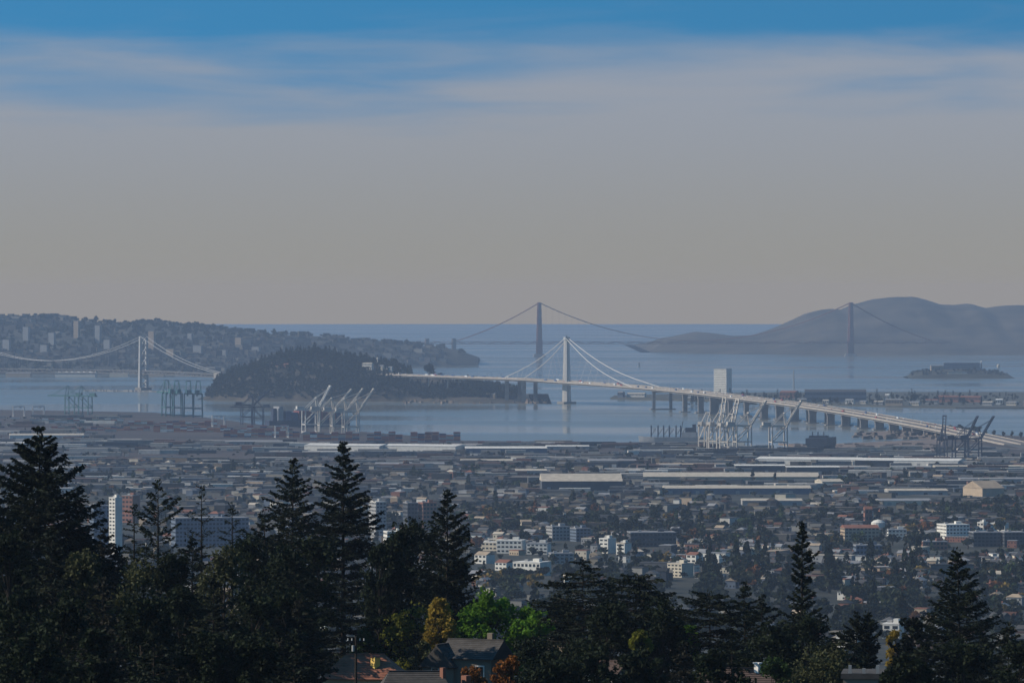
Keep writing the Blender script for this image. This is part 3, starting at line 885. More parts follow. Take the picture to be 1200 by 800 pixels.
tag(more.build('stacked_containers', mat('container_mixed', (0.3, 0.3, 0.3), 0.6, 0.2, 0.3, attr='tint')), 'rows of mixed red, blue and white shipping containers behind the nearest stacks', 'containers', kind='stuff')

# ------------------------------------------------------------------ ships
def hull(L, B, Dp, bow=0.16):
    mb = MB(); secs = []
    st = [(-0.5, .72, 0), (-0.42, .95, 0), (-0.2, 1, 0), (0.25, 1, 0), (0.5 - bow, .9, .3), (0.5 - bow * .4, .5, .9), (0.5, .03, 2.2)]
    P = []
    for u, w, rise in st:
        P += [(u * L - (0 if u < .4 else rise * .8), -B / 2 * w * .8, -1.2), (u * L, -B / 2 * w, Dp + rise), (u * L, B / 2 * w, Dp + rise), (u * L - (0 if u < .4 else rise * .8), B / 2 * w * .8, -1.2)]
    fs = []
    for i in range(len(st) - 1):
        o_ = i * 4
        for k in range(3): fs.append((o_ + k, o_ + 4 + k, o_ + 5 + k, o_ + 1 + k))
    fs.append((0, 1, 2, 3)); e = (len(st) - 1) * 4; fs.append((e + 3, e + 2, e + 1, e))
    return mb.add(P, fs)
M_NAVYH = mat('ship_navy', (0.03, 0.04, 0.075), 0.5, 0.2, 0.1)
M_GREYH = mat('ship_grey', (0.24, 0.25, 0.27), 0.6, 0.15, 0.1)
M_DARKB = mat('ship_dark', (0.02, 0.03, 0.05), 0.6, 0.2, 0.1)
M_WIN = mat('window_glass', (0.02, 0.025, 0.03), 0.15, 0.2, 0.5, spec=0.6)
def ship_container():
    p = sea(362, 499.5)
    t = thing('container_ship', (p.x, p.y, 0), 'dark hulled container ship with red stacked boxes beside the white cranes', 'ship', rz=0.55)
    hull(190, 27, 13).build('hull', M_NAVYH, t)
    MB().box(-70, 0, 12.9, 12, 22, 24).build('superstructure', M_GREYH, t)
    MB().box(-70, 0, 36.8, 8, 24, 4).build('bridge_deck', M_GREYH, t)
    MB().box(-80, 0, 12.9, 7, 9, 24).build('funnel', M_NAVYH, t)
    for k in range(9):
        c = R.choice(('rust red', 'maroon', 'rust red', 'navy blue'))
        mb = MB()
        for L in range(R.choice((6, 7, 7))):
            mb.box(-52 + k * 14.5, 0, 12.95 + L * 2.62, 12.2, 23 - (5 if k == 8 else 0), 2.6)
        mb.build('container_bay', mat('container_' + c, CT_COL[c]), t)
    MB().bar((88, 0, 14), (88, 0, 28), 0.8).build('foremast', M_GREYH, t)
ship_container()
def ship_cargo():
    p = sea(787, 519.5)
    t = thing('cargo_ship', (p.x, p.y, 0), 'grey cargo ship with a row of kingpost masts beside pale cranes', 'ship', rz=math.pi - 0.12)
    hull(118, 20, 11.5, .2).build('hull', M_GREYH, t)
    MB().box(-32, 0, 11.4, 26, 19, 9).build('superstructure', M_GREYH, t)
    MB().box(-34, 0, 20.3, 18, 17, 8).build('bridge_house', M_DARKB, t)
    MB().box(-40, 0, 28.2, 6, 6, 6).build('funnel', M_DARKB, t)
    for x in (36, 24, 14, 4, -8, -16):
        for y in (-5, 5): MB().bar((x, y, 11), (x, y, 32), 1.3).build('kingpost', M_DARKB, t)
        MB().bar((x, -5, 31), (x, 5, 31), 1.1).build('cross_tie', M_DARKB, t)
        MB().bar((x, 5, 14), (x - 8, 0, 26), 0.8).build('derrick', M_DARKB, t)
    MB().bar((-16, 0, 12), (-20, 0, 39), 1.1).build('mast', M_DARKB, t)
ship_cargo()
def ship_stern():
    p = sea(963, 530.5)
    t = thing('vehicle_carrier_ship', (p.x, p.y, 0), 'dark blue slab-sided ship seen stern-on behind the white warehouse', 'ship', rz=1.35)
    hull(120, 37, 14).build('hull', M_DARKB, t)
    MB().box(-8, 0, 13.9, 96, 36, 12).build('garage_deck', M_DARKB, t)
    MB().box(-30, 0, 25.8, 22, 30, 4).build('bridge_house', M_DARKB, t)
    for x, y in ((-40, -10), (-40, 9), (-20, 3)):
        MB().bar((x, y, 25), (x, y, 36), 1.4).build('mast', M_DARKB, t)
ship_stern()

# ------------------------------------------------------------------ port: sheds
WALL = {'white': (0.62, 0.6, 0.55), 'cream': (0.5, 0.45, 0.36), 'grey': (0.28, 0.28, 0.28), 'dark': (0.06, 0.065, 0.075), 'tan': (0.36, 0.28, 0.2), 'blue': (0.1, 0.13, 0.18), 'brick': (0.22, 0.1, 0.07)}
ROOF = {'white': (0.6, 0.58, 0.54), 'cream': (0.42, 0.37, 0.3), 'grey': (0.22, 0.22, 0.23), 'dark': (0.05, 0.05, 0.055), 'tan': (0.32, 0.25, 0.18), 'red': (0.2, 0.085, 0.055), 'blue': (0.12, 0.15, 0.2)}
WM = {k: mat('wall_' + k, c, 0.85, 0.14, 0.2) for k, c in WALL.items()}
RM = {k: mat('roof_' + k, c, 0.85, 0.22, 0.15) for k, c in ROOF.items()}
CLEAR0 = []
def shed(px0, px1, py, h, depth, wall, roof, label, rz=0.0, rise=2.5, bays=True, name='warehouse', z=None):
    g0, g1 = ground(px0, py), ground(px1, py)
    L = abs(g1.x - g0.x) / max(0.3, math.cos(rz)); c = (g0 + g1) / 2
    c.y += depth / 2; c.z = min(g0.z, g1.z) - 0.6 if z is None else z
    CLEAR0.append((px0 - 3, px1 + 3, c.y - 380, c.y + 30))
    t = thing(name, c, label, 'warehouse', None, rz)
    MB().box(0, 0, 0, L, depth, h + 0.6).build('wall', WM[wall], t)
    if rise < 0.8:
        MB().box(0, 0, h + 0.55, L + .8, depth + .8, 0.7).build('roof', RM[roof], t)
    else:
        MB().gable(0, 0, h + 0.55, L, depth, rise, 0, 0.6).build('roof', RM[roof], t)
    if bays:
        n = int(L / 16)
        for k in range(n):
            x = -L / 2 + (k + .5) * L / n
            if k % 3 != 1: MB().box(x, -depth / 2 - .05, 0.6, 5.0, 0.22, min(5.0, h * .55)).build('loading_door', WM['grey'] if wall != 'grey' else WM['dark'], t)
    return t
shed(363, 452, 530.5, 12, 60, 'white', 'white', 'long white warehouse block with lit wall below red container stacks', -0.34)
shed(455, 541, 531, 12, 60, 'white', 'white', 'second block of the long white warehouse beneath red container stacks', -0.34)
shed(545, 640, 531.5, 9, 60, 'blue', 'white', 'dark blue walled shed with pale roof beside the long white warehouse', 0.05)
shed(640, 690, 527, 6, 40, 'grey', 'white', 'thin pale roofed shed on the open shore by the bridge tower', 0.03, 1.5)
shed(634, 728, 575, 13, 70, 'dark', 'cream', 'dark walled warehouse with broad pale roof in the rail yards', 0.04, 9)
shed(755, 960, 566, 9, 70, 'tan', 'cream', 'very long tan shed with pale roof crossing the rail yards', -0.03, 5)
shed(778, 950, 579, 8, 45, 'blue', 'cream', 'long narrow blue walled shed in front of the tan shed', 0.02, 3)
shed(893, 1010, 545, 9, 60, 'white', 'white', 'white quay warehouse beneath the lone pale crane and dark ship', -0.3, 3)
shed(1012, 1128, 546.5, 9, 60, 'white', 'white', 'white quay warehouse with grey doors before the navy cranes', -0.3, 3)
shed(862, 920, 555, 12, 50, 'dark', 'white', 'dark shed with white roof edge below the lone pale crane', 0.0, 1.2)
shed(922, 984, 556, 11, 50, 'dark', 'white', 'dark shed with white roof edge joined beside its twin', 0.0, 1.2)
shed(1095, 1240, 550, 5, 30, 'cream', 'cream', 'low cream shed by the navy cranes and touchdown road', 0.06, 1.5)
shed(1141, 1168, 582, 11, 45, 'tan', 'tan', 'tan gabled hall with steep roof beside dark trees', 0.5, 9)
shed(10, 96, 515, 8, 50, 'white', 'cream', 'pale warehouse beyond the tall dark conifer', 0.1, 2.5)
shed(0, 60, 523, 6, 40, 'grey', 'white', 'low grey shed with white roof behind the conifer top', 0.05, 1.2)
shed(960, 985, 570, 7, 40, 'cream', 'cream', 'small cream shed at the end of the tan shed', 0.2, 3)
shed(1040, 1110, 580, 6, 45, 'grey', 'cream', 'low grey shed with cream roof before the tan hall', 0.05, 2)
shed(1030, 1090, 592, 6, 40, 'cream', 'grey', 'cream walled shed with grey roof among rail yard trees', 0.12, 2)
shed(870, 940, 592, 6, 40, 'grey', 'cream', 'grey shed with cream roof behind the tall pine', 0.0, 2)
shed(250, 330, 522, 7, 40, 'grey', 'grey', 'grey roofed shed below mixed container stacks', 0.06, 2)
shed(440, 520, 548, 6, 45, 'grey', 'grey', 'low grey shed in front of the long white warehouse', 0.04, 2)
shed(540, 600, 545, 7, 45, 'tan', 'cream', 'cream roofed shed in front of the dark blue shed', 0.04, 2)
shed(1125, 1200, 566, 6, 35, 'grey', 'grey', 'long grey shed between the cream shed and tan hall', 0.02, 1.5)
shed(690, 745, 545, 7, 40, 'tan', 'grey', 'tan walled shed in the yards below the grey cargo ship', 0.05, 2)
shed(600, 640, 556, 6, 40, 'grey', 'cream', 'small shed with cream roof behind the dark walled warehouse', 0.05, 2)
shed(770, 850, 548, 5, 40, 'dark', 'tan', 'low dark shed with tan roof below the pale cranes', 0.0, 1.6)

# ------------------------------------------------------------------ islands and far shores
R = random.Random(77)
def simple_block(name, p, sx, sy, h, rz, wall, roof, label, cat='building', group=None, rise=0.0, sink=1.5, bands=0, over=0.3, bandmat=None):
    """one building: wall, roof, window bands per storey on the two faces towards the bay"""
    t = thing(name, (p.x, p.y, p.z - sink), label, cat, group, rz)
    MB().box(0, 0, 0, sx, sy, h + sink).build('wall', WM[wall], t)
    if rise > 0.5: MB().gable(0, 0, h + sink - .05, sx, sy, rise, 0, over).build('roof', RM[roof], t)
    else: MB().box(0, 0, h + sink - .02, sx + over, sy + over, 0.8).build('roof', RM[roof], t)
    for k in range(bands):
        z = sink + h * (k + 0.42) / bands; hh = h / bands * 0.42
        mb = MB(); n = max(2, int(sx / 3.6)); w = sx / n
        for j in range(n): mb.box(-sx / 2 + (j + .5) * w, -sy / 2 - .02, z, w * .62, 0.16, hh)
        n = max(2, int(sy / 3.6)); w = sy / n
        for j in range(n): mb.box(-sx / 2 - .02, -sy / 2 + (j + .5) * w, z, 0.16, w * .62, hh)
        tag(mb.build('window_row', bandmat or M_WIN, t), kind='stuff')
    return t
# wooded island: one mass of trees, a few standing out
items = []
for k in range(9000):
    u = R.uniform(244, 620); 
    x = (u - 600) / F * 13300; y = R.uniform(12900, 13700)
    g = drop('ybi', x, y)
    if not g or g.z < 6: continue
    if 422 < u < 462 and 52 < g.z < 85 and y < 13330 and R.random() < .8: continue
    if fbm(x, y, 120) < -0.3 and R.random() < 0.7: continue
    if u > 480 and g.z > 34: continue
    items.append((x, y, g.z - 1.0, R.uniform(4.0, 8.0), R.choice(('round', 'round', 'wide', 'tall'))))
tag(scatter_foliage('island_wood', items[:5200], FOL['dark'], label=None), 'dense dark wood covering the hilly island', 'wood', kind='stuff')
def far_tree(name, p, r, kind, fol, label, group, hz=1.0):
    t = thing(name, p, label, 'tree', group)
    i = R.randrange(3)
    key = ('fartree', kind, i, fol)
    if key not in MATS: MATS[key] = leaf_mesh('crown', FAR_V[(kind, i)], FOL[fol])
    c = link_mesh('crown', MATS[key], t, (0, 0, 0), R.uniform(0, 6), (r, r, r * hz))
    if 'fartrunk' not in MATS:
        me = MB().tube([(0, 0, -.4), (0, 0, .9)], [.12, .07], 6).mesh('trunk'); me.materials.append(M_BARK); MATS['fartrunk'] = me
    link_mesh('trunk', MATS['fartrunk'], t, (0, 0, 0), 0, (r, r, r * hz))
    return t
for px, py, r, k, l in [(503, 441, 21, 'round', 'big dome-shaped dark tree above the bridge viaduct'), (516, 441, 9, 'round', 'smaller round tree beside the big dome-shaped tree'),
                        (482, 437, 7, 'tall', 'slim dark tree between island houses and the dome-shaped tree'), (358, 414, 12, 'wide', 'broad tree crowning the wooded island'), (338, 418, 9, 'round', 'round tree on the island ridge beside the crowning tree')]:
    D = 13330; p = at(px, py, D); g = drop('ybi', p.x, p.y)
    far_tree('island_tree', g - Vector((0, 0, .6)) if g else p, r, k, 'dark', l, 'trees on the island ridge')
for i, (px, py, sx, h, wl_, rf, l) in enumerate([(431, 432, 26, 13, 'white', 'cream', 'white colonnaded house on the wooded island above the bridge'), (447, 433, 14, 9, 'cream', 'grey', 'cream house beside the white colonnaded house'),
        (457, 434, 14, 8, 'white', 'grey', 'white house with grey roof on the island slope'), (468, 435, 12, 8, 'cream', 'red', 'cream house with red roof near the slim island tree'), (412, 427, 10, 7, 'white', 'grey', 'small white house high on the island slope'),
        (323, 432, 16, 7, 'tan', 'red', 'tan house with red roof on the wooded face of the island'), (336, 430, 14, 7, 'brick', 'red', 'brick house in the island wood'), (575, 466, 26, 9, 'tan', 'grey', 'tan boathouse under the bridge on the island shore')]):
    p = on_hill('ybi', px, py) or at(px, py, 13150)
    simple_block('island_house', p, sx, 12, h, -0.35, wl_, rf, l, 'house', 'houses on the wooded island', 2.5, 3.0, 2)
p = at(442.5, 424, 13350); g = drop('ybi', p.x, p.y)
t = thing('beacon', g, 'white round beacon on the island ridge above the houses', 'beacon')
MB().tube([(0, 0, -1), (0, 0, 12), (0, 0, 12.5)], [1.2, 1.0, 2.6], 8).build('mast', M_WHITE, t); MB().tube([(0, 0, 12.4), (0, 0, 16), (0, 0, 18)], [2.5, 2.8, 0.6], 10).build('drum', M_WHITE, t)
# bare earth bank and shore rocks
mb = MB()
for k in range(80):
    q = sea(R.uniform(470, 640), R.uniform(469, 473)); mb.box(q.x, q.y, -1, R.uniform(5, 14), R.uniform(5, 10), R.uniform(3, 7), R.random() * 3, taper=.6)
tag(mb.build('shore_rock', mat('shore_rock', (0.16, 0.12, 0.09), 0.9, 0.3, 0.1)), 'brown shore rocks at the foot of the bridge viaduct', 'rocks', kind='stuff')
# sail boats
def sailboat(px, py, label, s=1.0):
    q = sea(px, py); t = thing('sailing_boat', q, label, 'sailing boat', 'sailing boats on the bay', 0.7); t.scale = (s, s, s)
    hull(11, 3.2, 1.2, .3).build('hull', M_WHITE, t)
    MB().bar((0.8, 0, 1), (0.8, 0, 14), .18).build('mast', M_GSTEEL, t)
    MB().add([(0.7, 0, 2.2), (-4.5, 0.25, 2.4), (0.7, 0, 13.6), (0.7, .06, 2.2), (-4.5, .31, 2.4), (0.7, .06, 13.6)], [(0, 1, 2), (5, 4, 3), (0, 3, 4, 1), (1, 4, 5, 2), (2, 5, 3, 0)]).build('mainsail', M_WHITE, t)
    MB().add([(5.2, 0, 1.5), (1.2, .6, 2), (0.9, 0, 11.5), (5.2, .05, 1.5), (1.2, .65, 2), (0.9, .05, 11.5)], [(0, 2, 1), (3, 4, 5), (0, 1, 4, 3), (1, 2, 5, 4), (2, 0, 3, 5)]).build('jib', M_WHITE, t)
sailboat(659, 472.5, 'white sailing boat passing the foot of the suspension tower', 1.0)
sailboat(749, 429, 'white sailing boat on open water beyond the suspension tower', 1.3)
sailboat(514, 461.5, 'white sailing boat under the island viaduct columns', .8)
sailboat(542, 461, 'white sailing boat by the thick viaduct piers', .9)
# flat island: buildings, trees, mast
def onflat(px, py): return sea(px, py, 3.0)
simple_block('apartment_tower', onflat(847, 459), 40, 26, zof(432.5, 14000) - 3, -0.62, 'white', 'grey', 'lone pale apartment high-rise behind the bridge on the flat island', 'tower', None, 0, 1, 13)
p = onflat(979, 470.5)
simple_block('hangar', p, 148, 50, 24, -0.05, 'blue', 'dark', 'huge dark hangar with long roof on the flat island', 'hangar', None, 6, 1, 2)
simple_block('hangar', onflat(925, 466), 40, 40, 15, -0.3, 'brick', 'red', 'brick red hall beside the huge dark hangar', 'hall', None, 3, 1, 1)
t = thing('lattice_mast', onflat(930, 464), 'thin lattice radio mast beside the brick red hall', 'mast')
for a in range(3):
    c, s = math.cos(a * 2.094), math.sin(a * 2.094)
    MB().bar((3.4 * c, 3.4 * s, -.5), (.7 * c, .7 * s, 66), 1.1).build('leg', M_GSTEEL, t)
for k in range(10):
    z = 3 + k * 6.2; r_ = 3.4 - 2.7 * z / 66
    mb = MB()
    for a in range(3):
        mb.bar((r_ * math.cos(a * 2.094), r_ * math.sin(a * 2.094), z), (r_ * .85 * math.cos((a + 1) * 2.094), r_ * .85 * math.sin((a + 1) * 2.094), z + 6), .45)
    mb.build('lattice', M_GSTEEL, t)
FLATB = [(746, 465, 46, 9, 'white', 'cream'), (728, 465, 14, 12, 'blue', 'grey'), (806, 466, 24, 8, 'white', 'white'), (822, 467, 20, 9, 'cream', 'white'), (862, 468, 30, 8, 'white', 'white'), (884, 469, 20, 6, 'cream', 'white'),
         (940, 471, 22, 7, 'tan', 'grey'), (996, 473, 20, 10, 'white', 'grey'), (1012, 473, 16, 6, 'cream', 'grey'), (1030, 474, 22, 7, 'grey', 'cream'), (1048, 475, 40, 14, 'tan', 'grey'), (1072, 475, 24, 8, 'cream', 'grey'),
         (1092, 473, 30, 9, 'grey', 'red'), (1112, 471, 50, 14, 'brick', 'red'), (1138, 471, 52, 13, 'brick', 'red'), (1158, 475, 24, 8, 'grey', 'cream'), (1171, 474, 16, 12, 'white', 'white'), (1186, 475, 24, 8, 'cream', 'grey'), (1205, 475, 20, 8, 'tan', 'grey'), (968, 473, 14, 8, 'cream', 'cream'), (1040, 470, 10, 16, 'white', 'white')]
nb = ['the suspension tower', 'the high-rise', 'the hangar', 'the brick halls', 'its shore trees']
for i, (px, py, sx, h, w_, rf) in enumerate(FLATB):
    simple_block('island_building', onflat(px, py), sx, 16, h, -0.4 + 0.3 * R.random(), w_, rf, f'{w_} {rf}-roofed building about {sx} metres long on flat island near {nb[min(4, i * 5 // len(FLATB))]}', 'building', 'low buildings on the flat island', 2.2, 1, 1)
items = []
for k in range(420):
    u = R.choice((R.uniform(985, 1230), R.uniform(985, 1230), R.uniform(900, 985), R.uniform(800, 900)))
    q = onflat(u, R.uniform(463, 475.5)); items.append((q.x, q.y, 3, R.uniform(2.5, 6.0), R.choice(('round', 'wide', 'tall'))))
tag(scatter_foliage('island_grove', items, FOL['dark']), 'dark tree belt along the flat island shore', 'trees', kind='stuff')
for px, r in ((1071, 13), (1085, 10), (1097, 9)):
    far_tree('island_tree', onflat(px, 472), r, 'round', 'dark', f'round dark tree about {r * 2} metres wide standing over the flat island belt', 'tall trees on the flat island')
# rock island with its cell house
p = drop('alc', (1127 - 600) / F * 16600, 16600)
simple_block('cell_house', p, 112, 40, 17, -0.03, 'blue', 'grey', 'long grey cell house on top of the rock island', 'building', None, 0, 6, 3)
simple_block('barracks', drop('alc', (1098 - 600) / F * 16590, 16590), 40, 20, 12, 0.1, 'tan', 'grey', 'tan barracks at one end of the rock island', 'building', None, 2, 5, 2)
simple_block('barracks', on_hill('alc', 1122, 437.5) or p, 60, 10, 6, 0.0, 'cream', 'grey', 'cream terrace building on the rock island slope', 'building', None, 0, 4, 1)
q = drop('alc', (1150 - 600) / F * 16600, 16600)
t = thing('lighthouse', q, 'slim lighthouse beside the cell house on the rock island', 'lighthouse')
MB().tube([(0, 0, -2), (0, 0, 24)], [2.6, 1.9], 8).build('tower', WM['grey'], t); MB().tube([(0, 0, 24), (0, 0, 27), (0, 0, 29)], [2.6, 2.2, .4], 8).build('lantern', M_WHITE, t)
q = drop('alc', (1170 - 600) / F * 16600, 16600)
t = thing('water_tower', q, 'pale water tower at the end of the rock island', 'water tower')
for a in range(4): MB().bar((4 * math.cos(a * 1.571), 4 * math.sin(a * 1.571), -2), (3 * math.cos(a * 1.571), 3 * math.sin(a * 1.571), 14), .8).build('leg', WM['cream'], t)
MB().tube([(0, 0, 13.8), (0, 0, 22), (0, 0, 25)], [4.6, 4.6, .5], 10).build('tank', WM['cream'], t)
items = []
for k in range(260):
    u = R.uniform(1066, 1182); y = R.uniform(16500, 16720); q = drop('alc', (u - 600) / F * 16600, y)
    if q and q.z > 5 and not (1100 < u < 1152 and y < 16600 and q.z > 25): items.append((q.x, q.y, q.z - .6, R.uniform(2.5, 5.5), R.choice(('round', 'wide'))))
tag(scatter_foliage('island_scrub', items, FOL['dark']), 'dark scrub covering the rock island', 'scrub', kind='stuff')
# the city across the bay: blocks on the hills
mb = MB(); mbt = []
cols = [WALL['white'], WALL['cream'], WALL['grey'], (0.4, 0.36, 0.32), (0.34, 0.3, 0.28), (0.2, 0.2, 0.21)]
for k in range(5200):
    u = R.uniform(-150, 520)
    y = R.uniform(17100, 19600); x = (u - 600) / F * y
    g = drop('sf', x, y)
    if not g or g.z < 3: continue
    dens = fbm(x, y, 700)
    if dens < -0.1 and R.random() < .9: 
        if R.random() < .5: mbt.append((x, y, g.z - 1, R.uniform(6, 13), R.choice(('round', 'wide'))))
        continue
    h = R.choice((7, 9, 11, 13, 16)) * (1.9 if (dens > .25 and R.random() < .15) else 1)
    mb.box(x, y, g.z - 6, R.uniform(10, 34), R.uniform(10, 22), h + 6, R.uniform(-.4, 0.2), col=(lambda f_, c_: tuple(c * f_ for c in c_))(R.uniform(.1, .36), R.choice(cols)), bottom=False)
tag(mb.build('distant_city', mat('distant_blocks', (0.4, 0.4, 0.4), 0.9, 0.15, 0.02, attr='tint')), 'hazy mass of city blocks on the hills across the bay', 'city', kind='stuff')
for u in np.arange(-140, 545, 1.6):
    u += R.uniform(-.8, .8); y = 19500 + R.uniform(-60, 120); x = (u - 600) / F * y; g = drop('sf', x, y)
    if g and fbm(x, 0, 300) > -0.15: mbt.append((x, y, g.z - 3, R.uniform(5, 12), R.choice(('round', 'wide', 'round'))))
tag(scatter_foliage('distant_wood', mbt, FOL['mid'], grow=1.7), 'dark parks and ridge trees on the city hills', 'wood', kind='stuff')
for i, (px, py, h, w) in enumerate([(31, 400, 50, 20), (61, 404, 42, 20), (90, 396, 60, 18), (115, 402, 62, 18), (126, 412, 40, 22), (178, 412, 70, 20), (52, 416, 34, 24), (8, 412, 40, 24), (200, 420, 32, 26), (223, 402, 34, 16), (232, 414, 26, 30), (280, 409, 40, 22), (262, 420, 28, 22), (300, 414, 22, 26)]):
    p = on_hill('sf', px, py)
    if p is None: continue
    wl_ = ('grey', 'grey', 'tan')[i % 3]
    simple_block('city_tower', p, w, 18, h, -0.3, wl_, 'grey', f'{wl_} city tower about {h} metres tall on the hazy hills across the bay', 'tower', 'towers on the far city hills', 0, 5, 0)
p = at(89, 436.5, 16900); p.z = 0
simple_block('pier_shed', p, 130, 30, 12, -0.1, 'white', 'white', 'long white pier shed on the far city shore beyond the suspension cables', 'pier shed', None, 3, 1.2, 1)
for i, (px, sx) in enumerate([(22, 80), (-20, 70), (140, 60), (180, 70), (215, 50)]):
    p = at(px, 437.5, 16950); p.z = 0
    simple_block('pier_shed', p, sx, 26, 9, -0.1, ('tan', 'grey', 'cream')[i % 3], 'grey', f'{("tan", "grey", "cream")[i % 3]} pier shed {sx} metres long on the far city shore', 'pier shed', 'pier sheds on the far shore', 2, 1.2, 0)
# trees and roads at the bridge touchdown
a, b = sea(1120, 508.5, 3), sea(1300, 521, 3)
for k in range(17):
    q = a.lerp(b, (k + .5) / 17); q.y += R.uniform(-8, 8)
    t = far_tree('palm_tree', q, R.uniform(3.4, 4.6), 'round', 'dark', 'small round-headed palm in the row along the bridge approach', 'palms along the bridge approach', 1.5)
for k in range(46):
    q = sea(R.uniform(1112, 1150), R.uniform(503.5, 510), 3); far_tree('approach_tree', q, R.uniform(4, 7), R.choice(('round', 'wide')), 'dark', 'dark tree in the clump at the bridge touchdown', 'trees at the bridge touchdown')
pr = [EPATH[-3].copy(), EPATH[-1].copy(), sea(1240, 529, 3), sea(1320, 540, 3)]
for q in pr: q.z = 3.35
tag(sweep(MB(), crom(pr, 8), -26, 26, -0.34, 0.0).build('road', mat('road_asphalt', (0.09, 0.09, 0.09), 0.9, 0.25, 0.05)), kind='structure')
for pts, w in (([(1120, 520), (1200, 527), (1300, 537)], 5), ([(0, 541), (400, 542), (800, 546), (1200, 560)], 9), ([(-50, 575), (560, 568), (1250, 585)], 8), ([(-50, 606), (650, 596), (1250, 612)], 7)):
    q = crom([ground(*p) for p in pts], 24)
    for v in q: v.z = ground_z(v.x, v.y) + .5
    tag(sweep(MB(), q, -w, w, -1.2, 0.0).build('road', mat('road_asphalt', (0.09, 0.09, 0.09), 0.9)), kind='structure')
mb = MB()
for k in range(70):
    q = sea(R.uniform(1000, 1104), R.uniform(506, 514), 3); q.z = 2.0
    mb.box(q.x, q.y, 1.5, R.uniform(6, 16), R.uniform(6, 12), R.uniform(2, 6), R.random(), taper=.8)
for k in range(60):
    q = sea(R.uniform(930, 1100), R.uniform(520, 526), 2); mb.box(q.x, q.y, 1.6, R.uniform(4, 20), R.uniform(4, 8), R.uniform(1, 3.5), 0, taper=.9)
tag(mb.build('rubble', mat('rubble', (0.1, 0.085, 0.075), 0.9, 0.4, 0.06)), 'pale rubble and stores on the pier beneath the bridge approach', 'rubble', kind='stuff')
tm = sea(1056, 509); tag(MB().prism([tuple(sea(a_, b_, 1).xy) for a_, b_ in ((1004, 507), (1050, 505), (1112, 508), (1112, 514), (1040, 513), (1010, 511))], -1.5, 1.9).build('mud_bank', mat('pier_ground', (0.16, 0.12, 0.1))), kind='structure')

# ------------------------------------------------------------------ the city on the flats
R = random.Random(4)
CLEAR = list(CLEAR0)
def block(px0, px1, py, h, depth, wall, roof, label, rz=-0.35, bands=3, rise=0.0, name='apartment_block', cat='building', extra=None):
    g0, g1 = ground(px0, py), ground(px1, py); c = (g0 + g1) / 2
    CLEAR.append((px0 - 3, px1 + 3, c.y - 420, c.y + 40))
    W = abs(g1.x - g0.x)
    sx = max(6.0, (W - depth * abs(math.sin(rz))) / math.cos(rz))
    t = simple_block(name, c, sx, depth, h, rz, wall, roof, label, cat, None, rise, 3.0, bands)
    if rise < .5:
        MB().box(sx * .2, 0, h + 3.7, min(6, sx * .3), min(5, depth * .4), 2.6).build('stair_head', WM[wall], t)
        MB().box(-sx * .25, depth * .15, h + 3.7, 3, 3, 1.5).build('roof_unit', WM['grey'], t)
    return t
block(128, 143, 652, 55, 9, 'white', 'white', 'slim white high-rise with rows of windows rising behind the conifers', -0.75, 16, name='apartment_tower', cat='tower')
block(104, 130, 640, 40, 20, 'blue', 'grey', 'shaded blue slab block behind the slim white high-rise', 0.3, 10, name='office_block')
block(143, 164, 612, 30, 16, 'brick', 'grey', 'brick block with rust penthouse beyond the slim white high-rise', -0.5, 6)
block(200, 292, 640, 28, 24, 'blue', 'grey', 'wide shaded blue office slab behind the sparse conifers', 0.25, 7, name='office_block')
block(432, 453, 634, 40, 20, 'grey', 'white', 'grey banded office tower beside the tallest redwood', 0.4, 11, name='office_tower', cat='tower')
block(472, 490, 622, 30, 18, 'dark', 'grey', 'dark narrow block beside the red topped block', 0.3, 7)
block(490, 512, 622, 30, 18, 'brick', 'red', 'red topped block behind the round dark tree', 0.3, 7)
block(449, 478, 638, 13, 22, 'white', 'white', 'pale parking deck at the foot of the banded office tower', 0.2, 3)
block(582, 616, 648, 12, 20, 'white', 'white', 'white flat-roofed apartments with three window rows', -0.2, 3)
block(617, 646, 649, 10, 20, 'white', 'grey', 'white apartment wing with grey roof beside the three-row apartments', -0.2, 3)
block(640, 668, 633, 14, 18, 'grey', 'grey', 'grey apartment block with shaded front in the flats', 0.35, 4)
block(668, 692, 634, 13, 18, 'blue', 'grey', 'blue grey apartment block next to the grey one', 0.35, 4)
block(702, 722, 648, 14, 14, 'white', 'white', 'bright white stepped apartments beside a broad dark block', -0.6, 4)
block(722, 740, 650, 11, 12, 'white', 'cream', 'white apartment house with cream roof by the stepped apartments', -0.6, 3)
block(735, 792, 640, 14, 30, 'dark', 'grey', 'broad dark block behind the white stepped apartments', 0.1, 3)
block(601, 646, 674, 11, 20, 'white', 'white', 'white shop block with sunlit end wall above the green trees', -0.5, 2)
block(643, 672, 660, 9, 20, 'grey', 'grey', 'grey terrace block with long balconies behind the layered cedar', 0.1, 3)
block(782, 813, 676, 11, 16, 'cream', 'cream', 'cream apartment house catching full sun above the flat-topped cypress', -0.7, 4)
block(804, 824, 660, 8, 12, 'white', 'red', 'white house with red roof behind the cream apartments', -0.6, 2, 2.5)
block(826, 850, 664, 7, 12, 'white', 'white', 'low white house next to the cream apartments', -0.5, 2)
block(985, 1030, 634, 14, 22, 'tan', 'red', 'long rose coloured block with red tiled roof and window rows', 0.15, 4, 3.0)
block(1012, 1022, 620, 22, 8, 'brick', 'red', 'small red tower rising behind the rose coloured block', 0.15, 3, 3.0, name='stair_tower', cat='tower')
block(1040, 1062, 632, 10, 18, 'white', 'grey', 'pale block beside the rose coloured building', 0.0, 3)
block(1098, 1136, 634, 17, 26, 'white', 'white', 'modern pale block with a grid of windows above the far right conifer', 0.3, 5)
block(1136, 1172, 640, 14, 26, 'dark', 'grey', 'dark terrace block with long ledges beside the modern pale block', 0.1, 4)
